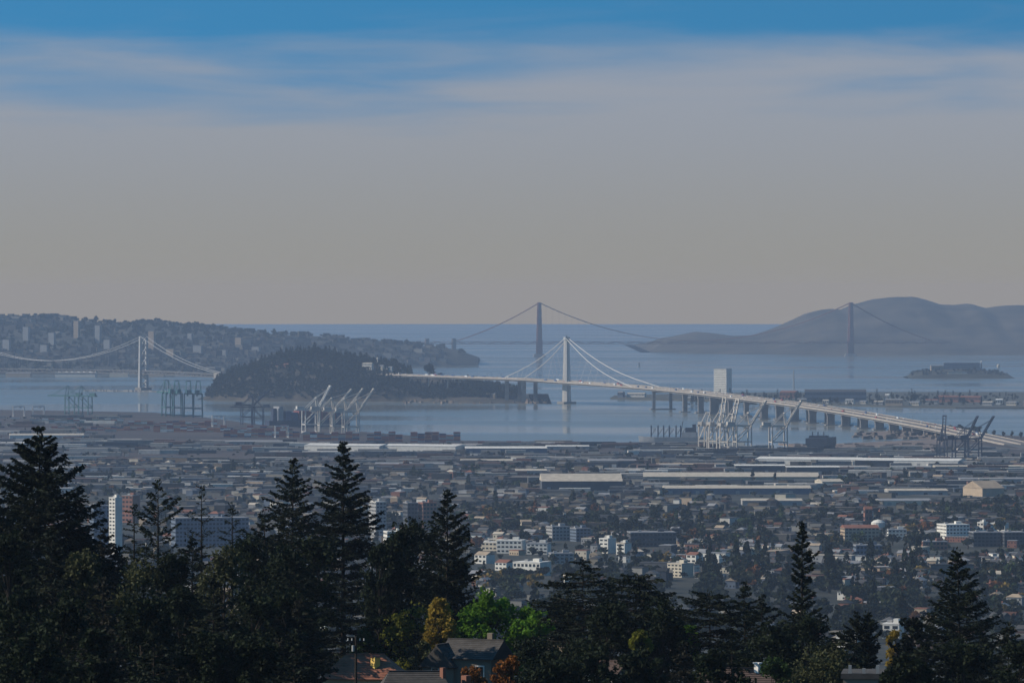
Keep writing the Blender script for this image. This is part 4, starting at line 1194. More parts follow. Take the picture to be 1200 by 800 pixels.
block(1172, 1215, 640, 14, 26, 'dark', 'grey', 'dark terrace block at the end of the ledged row', 0.1, 4)
block(1080, 1110, 644, 8, 20, 'brick', 'grey', 'low brick block in front of the modern pale block', 0.1, 2)
block(1145, 1158, 622, 9, 10, 'white', 'white', 'small white villa on the rise before dark trees', -0.6, 2)
block(1160, 1182, 622, 8, 10, 'white', 'white', 'white villa with flat roof beside the small white villa', -0.5, 2)
block(1000, 1034, 650, 9, 18, 'blue', 'grey', 'blue grey low block in front of the rose coloured building', 0.1, 2)
block(1034, 1060, 748, 9, 14, 'white', 'white', 'pale glasshouse-like hall between dark cypresses', -0.3, 2)
block(560, 598, 645, 8, 14, 'cream', 'white', 'cream long house with pale roof by the dark conifer', -0.45, 2)
block(556, 580, 660, 8, 14, 'white', 'tan', 'white gabled house below the cream long house', -0.6, 2, 3.0)
block(580, 604, 668, 7, 14, 'white', 'red', 'white house with red roof beside the sunlit shop block', -0.6, 2, 2.5)
# round white tank and a dome
for px, py, r_, l in ((999, 627, 5.5, 'round white tank shining among trees'), (1029, 622, 7.5, 'white domed hall shining among trees'), (1006, 596, 5, 'small round white tank beyond the rail yards')):
    g = ground(px, py); t = thing('storage_tank', g, l, 'tank')
    MB().tube([(0, 0, -2), (0, 0, r_ * 1.2)], r_, 16).build('shell', WM['white'], t)
    MB().tube([(0, 0, r_ * 1.2), (0, 0, r_ * 1.5), (0, 0, r_ * 1.65)], [r_ * 1.02, r_ * .6, r_ * .05], 16).build('cap', WM['white'], t)

SKYLINE = [(0, 500), (60, 500), (75, 560), (112, 600), (150, 590), (190, 560), (215, 590), (300, 610), (315, 540), (440, 520), (441, 640), (500, 570), (556, 640), (560, 700), (640, 705), (660, 655), (760, 670),
           (830, 700), (900, 690), (925, 610), (955, 615), (990, 720), (1080, 740), (1100, 650), (1150, 650), (1165, 730), (1200, 730)]
def pix(x, y, z):
    d = Vector((x, y, z - H)); f_ = d.y * math.cos(TILT) - d.z * math.sin(TILT); u_ = d.y * math.sin(TILT) + d.z * math.cos(TILT)
    return 600 + F * d.x / f_, 400 - F * u_ / f_
HW = ['white', 'white', 'cream', 'cream', 'tan', 'grey', 'blue', 'brick', 'blue', 'grey', 'dark', 'tan', 'grey', 'dark']
HR = ['grey', 'dark', 'red', 'tan', 'dark', 'cream', 'grey', 'dark', 'grey', 'dark']
LAND = [(142, 652, 'the slim white high-rise'), (250, 640, 'the wide blue office slab'), (442, 634, 'the banded office tower'), (500, 622, 'the red topped block'), (600, 648, 'the three-row white apartments'), (668, 633, 'the grey apartment blocks'),
        (712, 648, 'the stepped white apartments'), (765, 640, 'the broad dark block'), (622, 674, 'the sunlit shop block'), (797, 676, 'the cream apartment house'), (838, 664, 'the low white house'), (1007, 634, 'the rose coloured block'), (1051, 632, 'the pale block by the rose one'),
        (1117, 634, 'the modern pale block'), (1170, 640, 'the dark terrace blocks'), (1150, 622, 'the white villas'), (1017, 650, 'the blue grey low block'), (1047, 748, 'the glasshouse-like hall'), (580, 655, 'the cream long house'), (999, 627, 'the round white tank'),
        (680, 575, 'the dark walled warehouse'), (860, 579, 'the blue walled shed'), (1155, 582, 'the tan gabled hall'), (905, 592, 'the cream roofed grey shed'), (1060, 592, 'the rail yard sheds'), (940, 690, 'the tall pine'), (1126, 700, 'the broad based conifer'), (745, 690, 'the wide dark cedar'), (870, 700, 'the pointed conifer'), (660, 695, 'the layered cedar')]
LANDW = [(ground(a_, b_), c_) for a_, b_, c_ in LAND]
def beside(x, y):
    return min(LANDW, key=lambda q: (q[0].x - x) ** 2 + ((q[0].y - y) * .35) ** 2)[1]

def blocked(x, y, p):
    u = 600 + F * x / y
    return any(a_ < u < b_ and c_ < y < d_ for a_, b_, c_, d_ in CLEAR) and R.random() < p
houses = []
c0, s0 = math.cos(0.42), math.sin(0.42)
for k in range(12500):
    D = 2800 + 5400 * (R.random() ** 0.62); x = R.uniform(-0.112, 0.112) * D; y = D
    # street grid: blocks 90 x 55 m turned to the shore; gardens and streets stay free
    u = x * c0 + y * s0; v = -x * s0 + y * c0
    if (u % 95) < 12 or (v % 58) < 11: continue
    dn = fbm(x, y, 450)
    if dn < -0.18 and R.random() < .8: continue
    if D > 6700 and R.random() < .6: continue
    if blocked(x, y, .92): continue
    houses.append((x, y, dn))
nice = []
rest = MB()
seen = []
for x, y, dn in houses:
    z = ground_z(x, y)
    px, py = pix(x, y, z)
    sx, sy = R.uniform(8, 13), R.uniform(7, 10)
    h = R.choice((4.5, 6, 6, 7, 8.5))
    big = R.random() < (.10 + .12 * (y > 5000))
    if big: sx *= R.uniform(1.5, 3.2); sy *= 1.6; h *= 1.15
    rz = -0.42 + R.choice((0, math.pi / 2)) + R.uniform(-.06, .06) if R.random() < .8 else R.uniform(-.9, .3)
    w_, rf = R.choice(HW), R.choice(HR)
    shape = 'flat' if big or R.random() < .3 else R.choice(('gabled', 'gabled', 'hipped'))
    rec = (x, y, z, sx, sy, h, rz, w_, rf, shape)
    if 0 < px < 1200 and py < interp(SKYLINE, px) - 2: nice.append(rec)
    else: seen.append(rec)
nice.sort(key=lambda r_: r_[1])
def house_parts(rec, wallb, roofb, col=False):
    x, y, z, sx, sy, h, rz, w_, rf, shape = rec
    f_ = R.uniform(.8, 1.1) if R.random() < .16 else R.uniform(.18, .4)
    cw, cr = (tuple(c * f_ for c in WALL[w_]), tuple(c * min(1, f_ * 1.15) for c in ROOF[rf])) if col else (None, None)
    wallb.box(x, y, z - 2.5, sx, sy, h + 2.5, rz, col=cw, bottom=False)
    if shape == 'flat': roofb.box(x, y, z + h - .02, sx + .5, sy + .5, .5, rz, col=cr)
    else: roofb.gable(x, y, z + h - .02, sx, sy, sy * .28, rz, .5, col=cr, hip=(sy * .5 if shape == 'hipped' else 0))
for rec in nice[:290]:
    x, y, z, sx, sy, h, rz, w_, rf, shape = rec
    size = 'long' if sx > 15 else ('tall' if h > 7.5 else ('low' if h < 5 else 'two-storey'))
    t = thing('town_house', (x, y, z), f'{size} {w_} house with {shape} {rf} roof near {beside(x, y)}', 'house', 'houses among trees on the flats', rz)
    loc = (0, 0, 0, sx, sy, h, 0.0, w_, rf, shape)
    a, b = MB(), MB(); house_parts(loc, a, b)
    a.build('wall', WM[w_], t); b.build('roof', RM[rf], t)
    mb = MB(); n = max(2, int(sx / 2.6)); st = 2 if h > 5 else 1
    for f_ in range(st):
        for j in range(n):
            if R.random() < .8: mb.box(-sx / 2 + (j + .5) * sx / n, -sy / 2 - .02, 1.0 + f_ * h / st, 1.2, .12, 1.4)
            if R.random() < .5 and j < 3: mb.box(-sx / 2 - .02, -sy / 2 + (j + .5) * sy / 3, 1.0 + f_ * h / st, .12, 1.2, 1.4)
    if mb.v: tag(mb.build('window_row', M_WIN, t), kind='stuff')
    if shape != 'flat': MB().box(sx * .2, sy * .1, h, .9, .9, sy * .28 + 1.2).build('chimney', WM['brick'], t)
for rec in nice[290:] + [r_ for r_ in seen if R.random() < .5]:
    house_parts(rec, rest, rest, True)
tag(rest.build('distant_houses', mat('house_mixed', (0.4, 0.4, 0.4), 0.85, 0.15, 0.2, attr='tint')), 'mass of small pale houses spreading over the hazy flats', 'houses', kind='stuff')
# trees of the flats
trees = []
for k in range(19000):
    D = 2800 + 5200 * (R.random() ** 0.75); x = R.uniform(-0.112, 0.112) * D
    dn = fbm(x + 900, D, 380)
    if dn < -0.05 and R.random() < .5: continue
    if D > 6300 and R.random() < .72: continue
    if blocked(x, D, .85): continue
    z = ground_z(x, D); trees.append((x, D, z, R.uniform(2.8, 5.8) * (1.4 if dn > .2 else 1), 'tall' if R.random() < (.12 if D < 5200 else .03) else R.choice(('round', 'wide', 'wide'))))
vis, hid = [], []
for it in trees:
    px, py = pix(it[0], it[1], it[2])
    (vis if (0 < px < 1200 and py < interp(SKYLINE, px) - 2) else hid).append(it)
vis.sort(key=lambda q: q[1])
big_ones = sorted(vis, key=lambda q: -q[3] / q[1])[:280]
ids = set(id(q) for q in big_ones)
fw = {'dark': 'dark green', 'mid': 'mid green', 'olive': 'olive', 'green': 'fresh green', 'autumn': 'rust red', 'yellow': 'yellowing'}
kw = {'round': 'round-crowned', 'wide': 'spreading', 'tall': 'pointed'}
for (x, y, z, r_, k) in big_ones:
    fol = R.choice(('dark', 'dark', 'dark', 'mid', 'mid', 'olive', 'green', 'dark', 'autumn', 'yellow') if k != 'tall' else ('dark', 'dark', 'mid'))
    far_tree('street_tree', (x, y, z - .3), r_ * 1.15, k, fol, f'{fw[fol]} {kw[k]} tree about {int(r_ * 2.3)} metres wide near {beside(x, y)}', 'trees among houses on the flats', 1.0 if k != 'tall' else R.uniform(.9, 1.3))
left = [q for q in vis if id(q) not in ids]
for fol, part in (('dark', left[0::3]), ('mid', left[1::3]), ('olive', left[2::9]), ('green', left[5::9]), ('autumn', left[8::9][::3]), ('dark', hid[::2])):
    if part: tag(scatter_foliage('urban_forest', part, FOL[fol], grow=1.7), f'{fw[fol]} tree cover spread between the houses of the flats', 'trees', kind='stuff')
# specimen trees named in the view
for px, py, r_, k, fol, l in [(824, 648, 7, 'tall', 'dark', 'tall dark pointed tree behind the red roofed white house'), (843, 652, 6, 'tall', 'dark', 'pointed tree beside the tall dark one'), (1175, 598, 15, 'wide', 'dark', 'broad dark tree clump beside the tan hall'),
        (1087, 628, 12, 'wide', 'autumn', 'rusty brown clump beside the modern pale block'), (1068, 630, 8, 'round', 'yellow', 'yellowing tree near the rose coloured block'), (972, 695, 12, 'tall', 'dark', 'dark pointed tree on the near slope past the tall pine'),
        (1045, 715, 14, 'wide', 'mid', 'broad green clump on the near slope above the glasshouse-like hall'), (1000, 712, 13, 'wide', 'mid', 'broad green clump beside the dark pointed tree'), (697, 560, 9, 'round', 'dark', 'lone dark tree in the rail yards'), (1010, 575, 8, 'wide', 'mid', 'green clump behind the low grey shed'),
        (640, 720, 10, 'wide', 'mid', 'green clump on the slope beyond the bright green tree'), (600, 712, 9, 'round', 'mid', 'round tree on the slope below the sunlit shop block'), (720, 690, 11, 'wide', 'mid', 'tree clump on the slope behind the cedars'), (870, 690, 12, 'wide', 'olive', 'olive clump on the slope behind the cypress'), (920, 690, 10, 'wide', 'mid', 'tree clump on the slope left of the tall pine')]:
    far_tree('specimen_tree', ground(px, py) - Vector((0, 0, .4)), r_, k, fol, l, None)
# vehicles glinting on the yard road
for k in range(26):
    q = ground(R.uniform(560, 900), 545.5 + R.uniform(-.6, .6)); c = R.choice(('white', 'white', 'silver', 'tan'))
    o = link_mesh('car', CARS[c] if R.random() < .7 else TRUCKS['white'], None, q + Vector((0, 0, .52)), R.choice((0, math.pi)))
    tag(o, f'{c} vehicle on the road along the rail yards' if o.data != TRUCKS['white'] else 'white truck on the road along the rail yards', 'vehicle', 'vehicles on the yard road')

# clutter of the rail yards and truck lots: wagons, trailers, sheds, brush
mb = MB(); it = []
for k in range(9500):
    D = R.uniform(6900, 11200 if k % 3 == 0 else 9300); x = R.uniform(-0.112, 0.112) * D
    px, py = pix(x, D, 3)
    if py < (521 if px > 440 else 400) + (6 if px > 860 else 0) or (px < 440 and py < 487 + max(0, px - 200) * .09): continue
    if 150 < px < 560 and py < 519: continue
    if fbm(x * .4, D, 160) < -0.15: continue
    if R.random() < .42: it.append((x, D, 2.8, R.uniform(1.8, 4.6), R.choice(('round', 'wide', 'wide')))); continue
    c = R.choice(((0.2, 0.2, 0.2), (0.12, 0.12, 0.13), (0.16, 0.09, 0.07), (0.3, 0.28, 0.25), (0.08, 0.1, 0.13), (0.14, 0.12, 0.1), (0.55, 0.5, 0.45), (0.6, 0.56, 0.5)))
    L = R.choice((6, 12, 14, 20, 34, 60)) * R.uniform(.8, 1.2); hgt = R.uniform(2.5, 6) if L < 30 else R.uniform(5, 9)
    f_ = R.uniform(.3, 1.0)
    mb.box(x, D, 2.5, L, R.uniform(2.5, 4) if L < 30 else R.uniform(12, 25), hgt, R.uniform(-.12, .08), col=tuple(v * f_ for v in c), bottom=False)
tag(mb.build('yard_clutter', mat('yard_mixed', (0.3, 0.3, 0.3), 0.85, 0.2, 0.2, attr='tint')), 'wagons, trailers and low sheds strewn over the rail yards', 'yard clutter', kind='stuff')
tag(scatter_foliage('yard_brush', it, FOL['dark'], grow=1.7), 'dark brush and small trees between the rail yards', 'brush', kind='stuff')

# ------------------------------------------------------------------ the near slope: trees
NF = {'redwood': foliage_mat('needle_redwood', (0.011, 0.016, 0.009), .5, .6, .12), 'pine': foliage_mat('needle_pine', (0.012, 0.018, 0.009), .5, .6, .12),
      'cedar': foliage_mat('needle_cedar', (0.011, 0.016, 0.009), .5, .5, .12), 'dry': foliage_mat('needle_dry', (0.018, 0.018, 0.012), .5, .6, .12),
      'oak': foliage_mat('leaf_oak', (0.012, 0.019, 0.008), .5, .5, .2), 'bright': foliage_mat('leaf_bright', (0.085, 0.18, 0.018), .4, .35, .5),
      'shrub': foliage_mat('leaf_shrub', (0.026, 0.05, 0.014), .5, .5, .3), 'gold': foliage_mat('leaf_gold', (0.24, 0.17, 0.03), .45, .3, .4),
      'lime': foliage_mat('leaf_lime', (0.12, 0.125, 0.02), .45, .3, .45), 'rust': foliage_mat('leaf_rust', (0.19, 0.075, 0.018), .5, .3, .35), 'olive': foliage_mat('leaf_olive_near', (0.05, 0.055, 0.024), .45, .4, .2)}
M_TRUNK = mat('near_bark', (0.022, 0.017, 0.013), 0.95, 0.4, 2.0)
def place(px, top, D):
    x = (px - 600) / F * D; g = ground_z(x, D)
    return x, g, zof(top, D) - g
def finish(name, px, D, g, x, tb, v, fol, label, cat='tree', group=None):
    t = thing(name, (x, D, g), label, cat, group)
    tb.build('trunk', M_TRUNK, t)
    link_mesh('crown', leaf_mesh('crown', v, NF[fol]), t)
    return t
def conifer(px, top, D, wpx, fol, label, seed, prof='cone', bare=0.1, gap=1.25, nbr=7, droop=-0.12, dens=1.0, upturn=0.0, leaf=0.42, lean=0.0, spray=0.26, name='conifer', thick=0.10, hs=None):
    """tapered trunk, whorls of limbs, each limb carrying sprays of needles"""
    r = np.random.default_rng(seed)
    x, g, h = place(px, top, D); W = wpx / F * D * 1.22; gap *= 0.82; dens *= 1.3 if dens > .9 else 1.0
    tb = MB(); tr = 0.012 * h + 0.06
    tb.tube([(lean * h * (k / 6) ** 2, 0, h * k / 6 - (1.0 if k == 0 else 0)) for k in range(7)], [tr * (1.25 if k == 0 else 1) * (1 - k / 6.3) for k in range(7)], 7)
    cen, axs, szs = [], [], []
    Hs = (hs or wpx * 2.5) / F * D
    z0_ = max(h * bare, h - 330.0 / F * D)
    z = z0_
    while z < h - 0.25:
        t = (z - z0_) / (h - z0_); q = (h - z) / Hs; c_ = min(1.0, q)
        if prof == 'cone': w = c_ ** 0.85
        elif prof == 'redwood': w = c_ ** 0.7 * (0.88 + 0.12 * math.sin(z * 1.7 + seed))
        elif prof == 'spire': w = 0.36 * min(1, q * 4) * (1 + .2 * math.sin(z * 1.3)) if q < .5 else 0.36 + (c_ - .5) * 1.28
        elif prof == 'pine': w = c_ ** 0.6 * (0.8 + 0.2 * math.sin(z * 1.1 + seed))
        else: w = c_ ** 0.5
        w = max(w, .04)
        nb_ = max(3, int(nbr * (0.5 + 0.6 * w)))
        a0 = r.uniform(0, 6.283)
        for b in range(nb_):
            L = W * w * r.uniform(0.62, 1.12)
            if r.random() < 0.07: L *= 1.25
            if L < 0.15: L = 0.2
            a = a0 + 6.283 * b / nb_ + r.uniform(-.35, .35)
            zz = z + r.uniform(-.4, .4) * gap
            d = np.array([math.cos(a), math.sin(a), 0.0])
            dr = droop + r.uniform(-.1, .1) + (0.35 * t if prof != 'flat' else 0)
            base = np.array([lean * h * (zz / h) ** 2, 0, zz])
            def pt(s): return base + d * (L * s) + np.array([0, 0, 1.0]) * (L * (dr * s + upturn * s * s))
            tb.tube([pt(0), pt(.55), pt(1.0)], [0.02 + 0.014 * L, 0.014 + 0.008 * L, 0.008], 3)
            n = int(dens * (9 + 15 * L) * 1.35)
            s = r.uniform(0.12 if bare < .3 else .25, 1.03, n) ** 0.8
            side = np.array([-d[1], d[0], 0.0])
            lat = r.normal(0, 1, n) * spray * L * (0.25 + 0.75 * np.sin(np.clip(s, 0, 1) * 2.6)) * .5
            P = base + d * (L * s)[:, None] + side * lat[:, None]
            P[:, 2] += L * (dr * s + upturn * s * s) + r.normal(0, 1, n) * thick * (0.35 + 0.12 * L) - np.abs(lat) * .22
            A = d * 1.0 + side * (np.sign(lat) * .8)[:, None] + r.normal(0, .35, (n, 3)); A[:, 2] -= .25
            cen.append(P); axs.append(A); szs.append(np.full(n, leaf) * r.uniform(.6, 1.25, n))
        z += gap * (0.75 + 0.5 * (1 - t)) * r.uniform(.8, 1.2)
    n = 40; P = np.stack([r.normal(0, .22, n) + lean * h, r.normal(0, .22, n), h - r.uniform(0, 1.6, n)], 1)
    cen.append(P); axs.append(np.tile([0, 0, 1.0], (n, 1)) + r.normal(0, .4, (n, 3))); szs.append(np.full(n, leaf))
    v = leaf_quads(np.concatenate(cen), np.concatenate(szs), axis=np.concatenate(axs), aspect=0.42, rng=r, jitter=.2)
    return finish(name, px, D, g, x, tb, v, fol, label)
def broadleaf(px, top, D, wpx, fol, label, seed, hpx=None, n=5200, lobes=14, leaf=0.36, name='broadleaf_tree', full=True):
    """crown of many leafy clumps on forked limbs; wpx half width, hpx crown height in photo pixels"""
    r = np.random.default_rng(seed)
    x, g, h = place(px, top, D); W = wpx / F * D * 1.18; leaf *= 1.12; n = int(n * 1.35); lobes = int(lobes * 1.3); hc = (hpx or wpx * 1.5) / F * D
    hc = max(hc, h * .82) if full else hc; dome = min(.9, (hpx or wpx * 1.5) * .62 / F * D / hc)
    lobes = int(lobes * max(1.0, hc / (2.2 * W)))
    n = int(n * min(2.2, max(1.0, hc / (2.6 * W))))
    if wpx < 20: lobes = max(lobes, 30)
    tz = r.uniform(0.0, 1.0, lobes); tz[:3] = (1.0, .97, .93); k_ = np.clip((tz - (1 - dome)) / dome, 0, 1)
    rad = np.sqrt(np.clip(1 - k_ ** 2, 0.02, 1)) * .72
    az = r.uniform(0, 6.283, lobes); rr_ = rad * r.uniform(.55, 1.08, lobes)
    lr_m = W * (r.uniform(.26, .44, lobes) if wpx >= 20 else r.uniform(.14, .34, lobes))
    lob = np.stack([np.cos(az) * rr_ * W, np.sin(az) * rr_ * W, h - hc * (1 - tz) - lr_m * .8], 1)
    sub = 9
    k = r.integers(0, lobes, lobes * sub)
    d = r.normal(size=(lobes * sub, 3)); d /= np.linalg.norm(d, axis=1, keepdims=True)
    c2 = lob[k] + d * (lr_m[k] * r.uniform(.4, 1.0, lobes * sub))[:, None]
    kk = r.integers(0, len(c2), n); e = r.normal(size=(n, 3)); e /= np.linalg.norm(e, axis=1, keepdims=True)
    P = c2[kk] + e * (W * r.uniform(.08, .2, len(c2))[kk] * r.uniform(.3, 1, n) ** .4)[:, None]
    cz = h - hc * .4
    tb = MB(); tr = 0.011 * h + .06
    tb.tube([(0, 0, -.8), (0.05, 0, h - hc), (0, 0.1, cz)], [tr * 1.3, tr, tr * .45], 7)
    for i in range(lobes):
        q = lob[i]; zb = min(cz, max(.5, q[2] - W * .7))
        tb.tube([(0, 0, zb), (q[0] * .5, q[1] * .5, (q[2] + zb) / 2 + .1), tuple(q)], [tr * .35, tr * .2, .02], 4)
    v = leaf_quads(P, leaf, rng=r, aspect=.62)
    return finish(name, px, D, g, x, tb, v, fol, label)

# tall conifers of the skyline
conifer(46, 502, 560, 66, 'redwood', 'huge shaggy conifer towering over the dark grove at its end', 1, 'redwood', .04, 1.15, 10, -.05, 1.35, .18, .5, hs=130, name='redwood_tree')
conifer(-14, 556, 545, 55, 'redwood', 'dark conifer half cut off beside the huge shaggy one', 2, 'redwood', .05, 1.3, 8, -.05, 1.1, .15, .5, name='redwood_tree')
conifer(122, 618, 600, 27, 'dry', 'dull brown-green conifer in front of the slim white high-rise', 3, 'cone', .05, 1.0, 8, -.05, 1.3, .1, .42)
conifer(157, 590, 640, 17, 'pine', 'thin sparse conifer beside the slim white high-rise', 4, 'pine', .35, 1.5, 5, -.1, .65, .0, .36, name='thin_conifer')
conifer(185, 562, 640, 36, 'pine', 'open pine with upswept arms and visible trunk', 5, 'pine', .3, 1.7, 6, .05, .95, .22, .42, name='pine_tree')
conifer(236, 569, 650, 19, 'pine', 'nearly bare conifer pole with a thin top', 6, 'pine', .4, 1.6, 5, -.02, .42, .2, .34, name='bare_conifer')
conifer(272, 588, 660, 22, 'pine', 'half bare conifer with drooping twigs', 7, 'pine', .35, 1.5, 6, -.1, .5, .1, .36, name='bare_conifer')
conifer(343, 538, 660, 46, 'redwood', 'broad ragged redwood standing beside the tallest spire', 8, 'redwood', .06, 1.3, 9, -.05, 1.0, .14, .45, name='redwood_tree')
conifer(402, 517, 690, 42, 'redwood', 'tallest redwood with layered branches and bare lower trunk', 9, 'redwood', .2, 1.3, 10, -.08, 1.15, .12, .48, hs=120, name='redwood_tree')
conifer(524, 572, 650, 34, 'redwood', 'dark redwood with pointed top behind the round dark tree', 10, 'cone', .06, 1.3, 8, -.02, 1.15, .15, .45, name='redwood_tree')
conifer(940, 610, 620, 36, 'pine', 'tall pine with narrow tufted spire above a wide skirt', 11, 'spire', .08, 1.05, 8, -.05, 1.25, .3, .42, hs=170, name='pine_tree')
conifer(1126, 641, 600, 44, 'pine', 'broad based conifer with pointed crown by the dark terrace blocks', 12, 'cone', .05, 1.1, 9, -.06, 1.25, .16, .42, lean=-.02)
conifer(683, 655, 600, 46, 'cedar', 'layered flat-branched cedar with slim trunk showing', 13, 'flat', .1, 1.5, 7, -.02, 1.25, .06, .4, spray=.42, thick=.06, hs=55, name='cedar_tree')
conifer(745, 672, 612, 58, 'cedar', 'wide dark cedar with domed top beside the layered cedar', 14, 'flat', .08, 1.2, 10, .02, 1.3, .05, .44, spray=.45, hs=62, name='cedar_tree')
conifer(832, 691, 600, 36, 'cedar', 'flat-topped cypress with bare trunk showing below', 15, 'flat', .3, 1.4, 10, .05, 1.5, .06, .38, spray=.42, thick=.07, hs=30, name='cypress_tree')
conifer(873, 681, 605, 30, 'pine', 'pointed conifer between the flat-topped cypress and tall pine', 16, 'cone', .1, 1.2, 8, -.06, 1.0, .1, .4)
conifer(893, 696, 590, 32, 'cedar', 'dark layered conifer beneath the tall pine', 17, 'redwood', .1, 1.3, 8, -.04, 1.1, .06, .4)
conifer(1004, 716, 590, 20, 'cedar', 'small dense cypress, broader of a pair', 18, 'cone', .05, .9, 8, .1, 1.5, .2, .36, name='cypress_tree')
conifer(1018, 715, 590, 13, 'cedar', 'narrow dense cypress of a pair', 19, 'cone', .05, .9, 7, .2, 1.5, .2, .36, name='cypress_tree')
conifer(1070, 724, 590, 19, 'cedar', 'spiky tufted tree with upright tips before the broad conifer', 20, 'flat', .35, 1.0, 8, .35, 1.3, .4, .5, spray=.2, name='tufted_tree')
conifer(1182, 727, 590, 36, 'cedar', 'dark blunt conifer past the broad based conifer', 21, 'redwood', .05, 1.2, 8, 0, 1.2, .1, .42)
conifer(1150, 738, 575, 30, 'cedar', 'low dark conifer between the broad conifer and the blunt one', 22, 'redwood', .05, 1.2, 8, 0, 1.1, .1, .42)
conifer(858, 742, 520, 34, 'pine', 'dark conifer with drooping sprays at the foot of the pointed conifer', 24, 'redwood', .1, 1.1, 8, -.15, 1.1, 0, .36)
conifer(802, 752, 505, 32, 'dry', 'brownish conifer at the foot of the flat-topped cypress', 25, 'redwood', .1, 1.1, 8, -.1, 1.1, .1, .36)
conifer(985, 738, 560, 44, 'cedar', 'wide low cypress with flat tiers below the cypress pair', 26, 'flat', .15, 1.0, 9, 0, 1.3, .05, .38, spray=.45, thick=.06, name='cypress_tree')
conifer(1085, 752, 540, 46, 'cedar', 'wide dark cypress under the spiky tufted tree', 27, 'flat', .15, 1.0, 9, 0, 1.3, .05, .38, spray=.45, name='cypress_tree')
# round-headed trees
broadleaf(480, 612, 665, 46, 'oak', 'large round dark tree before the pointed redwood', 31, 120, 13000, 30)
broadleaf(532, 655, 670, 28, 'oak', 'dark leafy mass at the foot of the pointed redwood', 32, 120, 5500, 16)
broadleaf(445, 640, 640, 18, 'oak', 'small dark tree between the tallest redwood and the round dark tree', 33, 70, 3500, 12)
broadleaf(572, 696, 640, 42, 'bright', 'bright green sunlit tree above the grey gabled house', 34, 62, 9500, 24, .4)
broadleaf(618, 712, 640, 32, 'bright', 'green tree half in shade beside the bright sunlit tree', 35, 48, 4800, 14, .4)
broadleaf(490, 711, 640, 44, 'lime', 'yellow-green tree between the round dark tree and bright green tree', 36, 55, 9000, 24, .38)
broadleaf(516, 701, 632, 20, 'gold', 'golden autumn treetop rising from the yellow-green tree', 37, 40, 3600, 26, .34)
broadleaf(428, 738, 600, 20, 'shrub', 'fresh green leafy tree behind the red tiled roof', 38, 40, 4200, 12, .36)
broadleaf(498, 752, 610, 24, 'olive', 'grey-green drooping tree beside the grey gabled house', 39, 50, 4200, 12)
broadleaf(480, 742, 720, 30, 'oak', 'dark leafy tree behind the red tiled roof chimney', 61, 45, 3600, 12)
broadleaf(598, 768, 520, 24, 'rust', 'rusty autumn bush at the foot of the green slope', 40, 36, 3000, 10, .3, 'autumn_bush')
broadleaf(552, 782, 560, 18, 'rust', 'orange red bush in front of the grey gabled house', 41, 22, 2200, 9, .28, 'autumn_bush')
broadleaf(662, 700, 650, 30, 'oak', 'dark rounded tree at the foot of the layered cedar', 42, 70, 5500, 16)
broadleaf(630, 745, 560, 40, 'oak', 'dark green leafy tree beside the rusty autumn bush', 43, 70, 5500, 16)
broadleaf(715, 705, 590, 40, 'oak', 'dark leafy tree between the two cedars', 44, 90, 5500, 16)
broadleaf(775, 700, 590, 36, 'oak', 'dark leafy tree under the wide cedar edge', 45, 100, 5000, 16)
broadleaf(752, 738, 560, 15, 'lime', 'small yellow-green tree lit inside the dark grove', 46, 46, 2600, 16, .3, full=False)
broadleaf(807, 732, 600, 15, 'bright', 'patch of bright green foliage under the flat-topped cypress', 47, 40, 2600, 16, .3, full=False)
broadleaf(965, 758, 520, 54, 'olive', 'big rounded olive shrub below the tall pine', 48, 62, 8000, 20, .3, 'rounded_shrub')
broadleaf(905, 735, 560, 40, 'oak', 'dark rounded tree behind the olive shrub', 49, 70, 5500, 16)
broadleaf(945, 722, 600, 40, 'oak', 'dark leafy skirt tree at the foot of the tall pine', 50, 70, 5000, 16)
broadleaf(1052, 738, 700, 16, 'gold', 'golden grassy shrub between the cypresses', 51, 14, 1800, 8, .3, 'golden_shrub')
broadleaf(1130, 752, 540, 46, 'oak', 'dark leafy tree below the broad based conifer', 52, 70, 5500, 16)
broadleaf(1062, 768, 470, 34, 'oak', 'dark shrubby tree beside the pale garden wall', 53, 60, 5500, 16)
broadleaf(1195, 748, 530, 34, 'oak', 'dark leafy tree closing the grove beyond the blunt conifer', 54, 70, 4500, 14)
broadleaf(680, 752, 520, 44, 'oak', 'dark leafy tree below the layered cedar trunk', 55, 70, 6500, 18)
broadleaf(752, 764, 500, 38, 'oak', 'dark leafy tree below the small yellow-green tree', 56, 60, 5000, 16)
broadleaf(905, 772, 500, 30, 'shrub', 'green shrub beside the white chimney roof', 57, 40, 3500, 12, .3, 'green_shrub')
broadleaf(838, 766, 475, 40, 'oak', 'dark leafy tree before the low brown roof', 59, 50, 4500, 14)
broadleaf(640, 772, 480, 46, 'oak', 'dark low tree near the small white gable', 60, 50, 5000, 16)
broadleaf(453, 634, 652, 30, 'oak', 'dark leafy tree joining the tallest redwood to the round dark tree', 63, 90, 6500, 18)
broadleaf(700, 762, 495, 34, 'oak', 'dark low tree screening the small white cottage', 64, 50, 4500, 14)
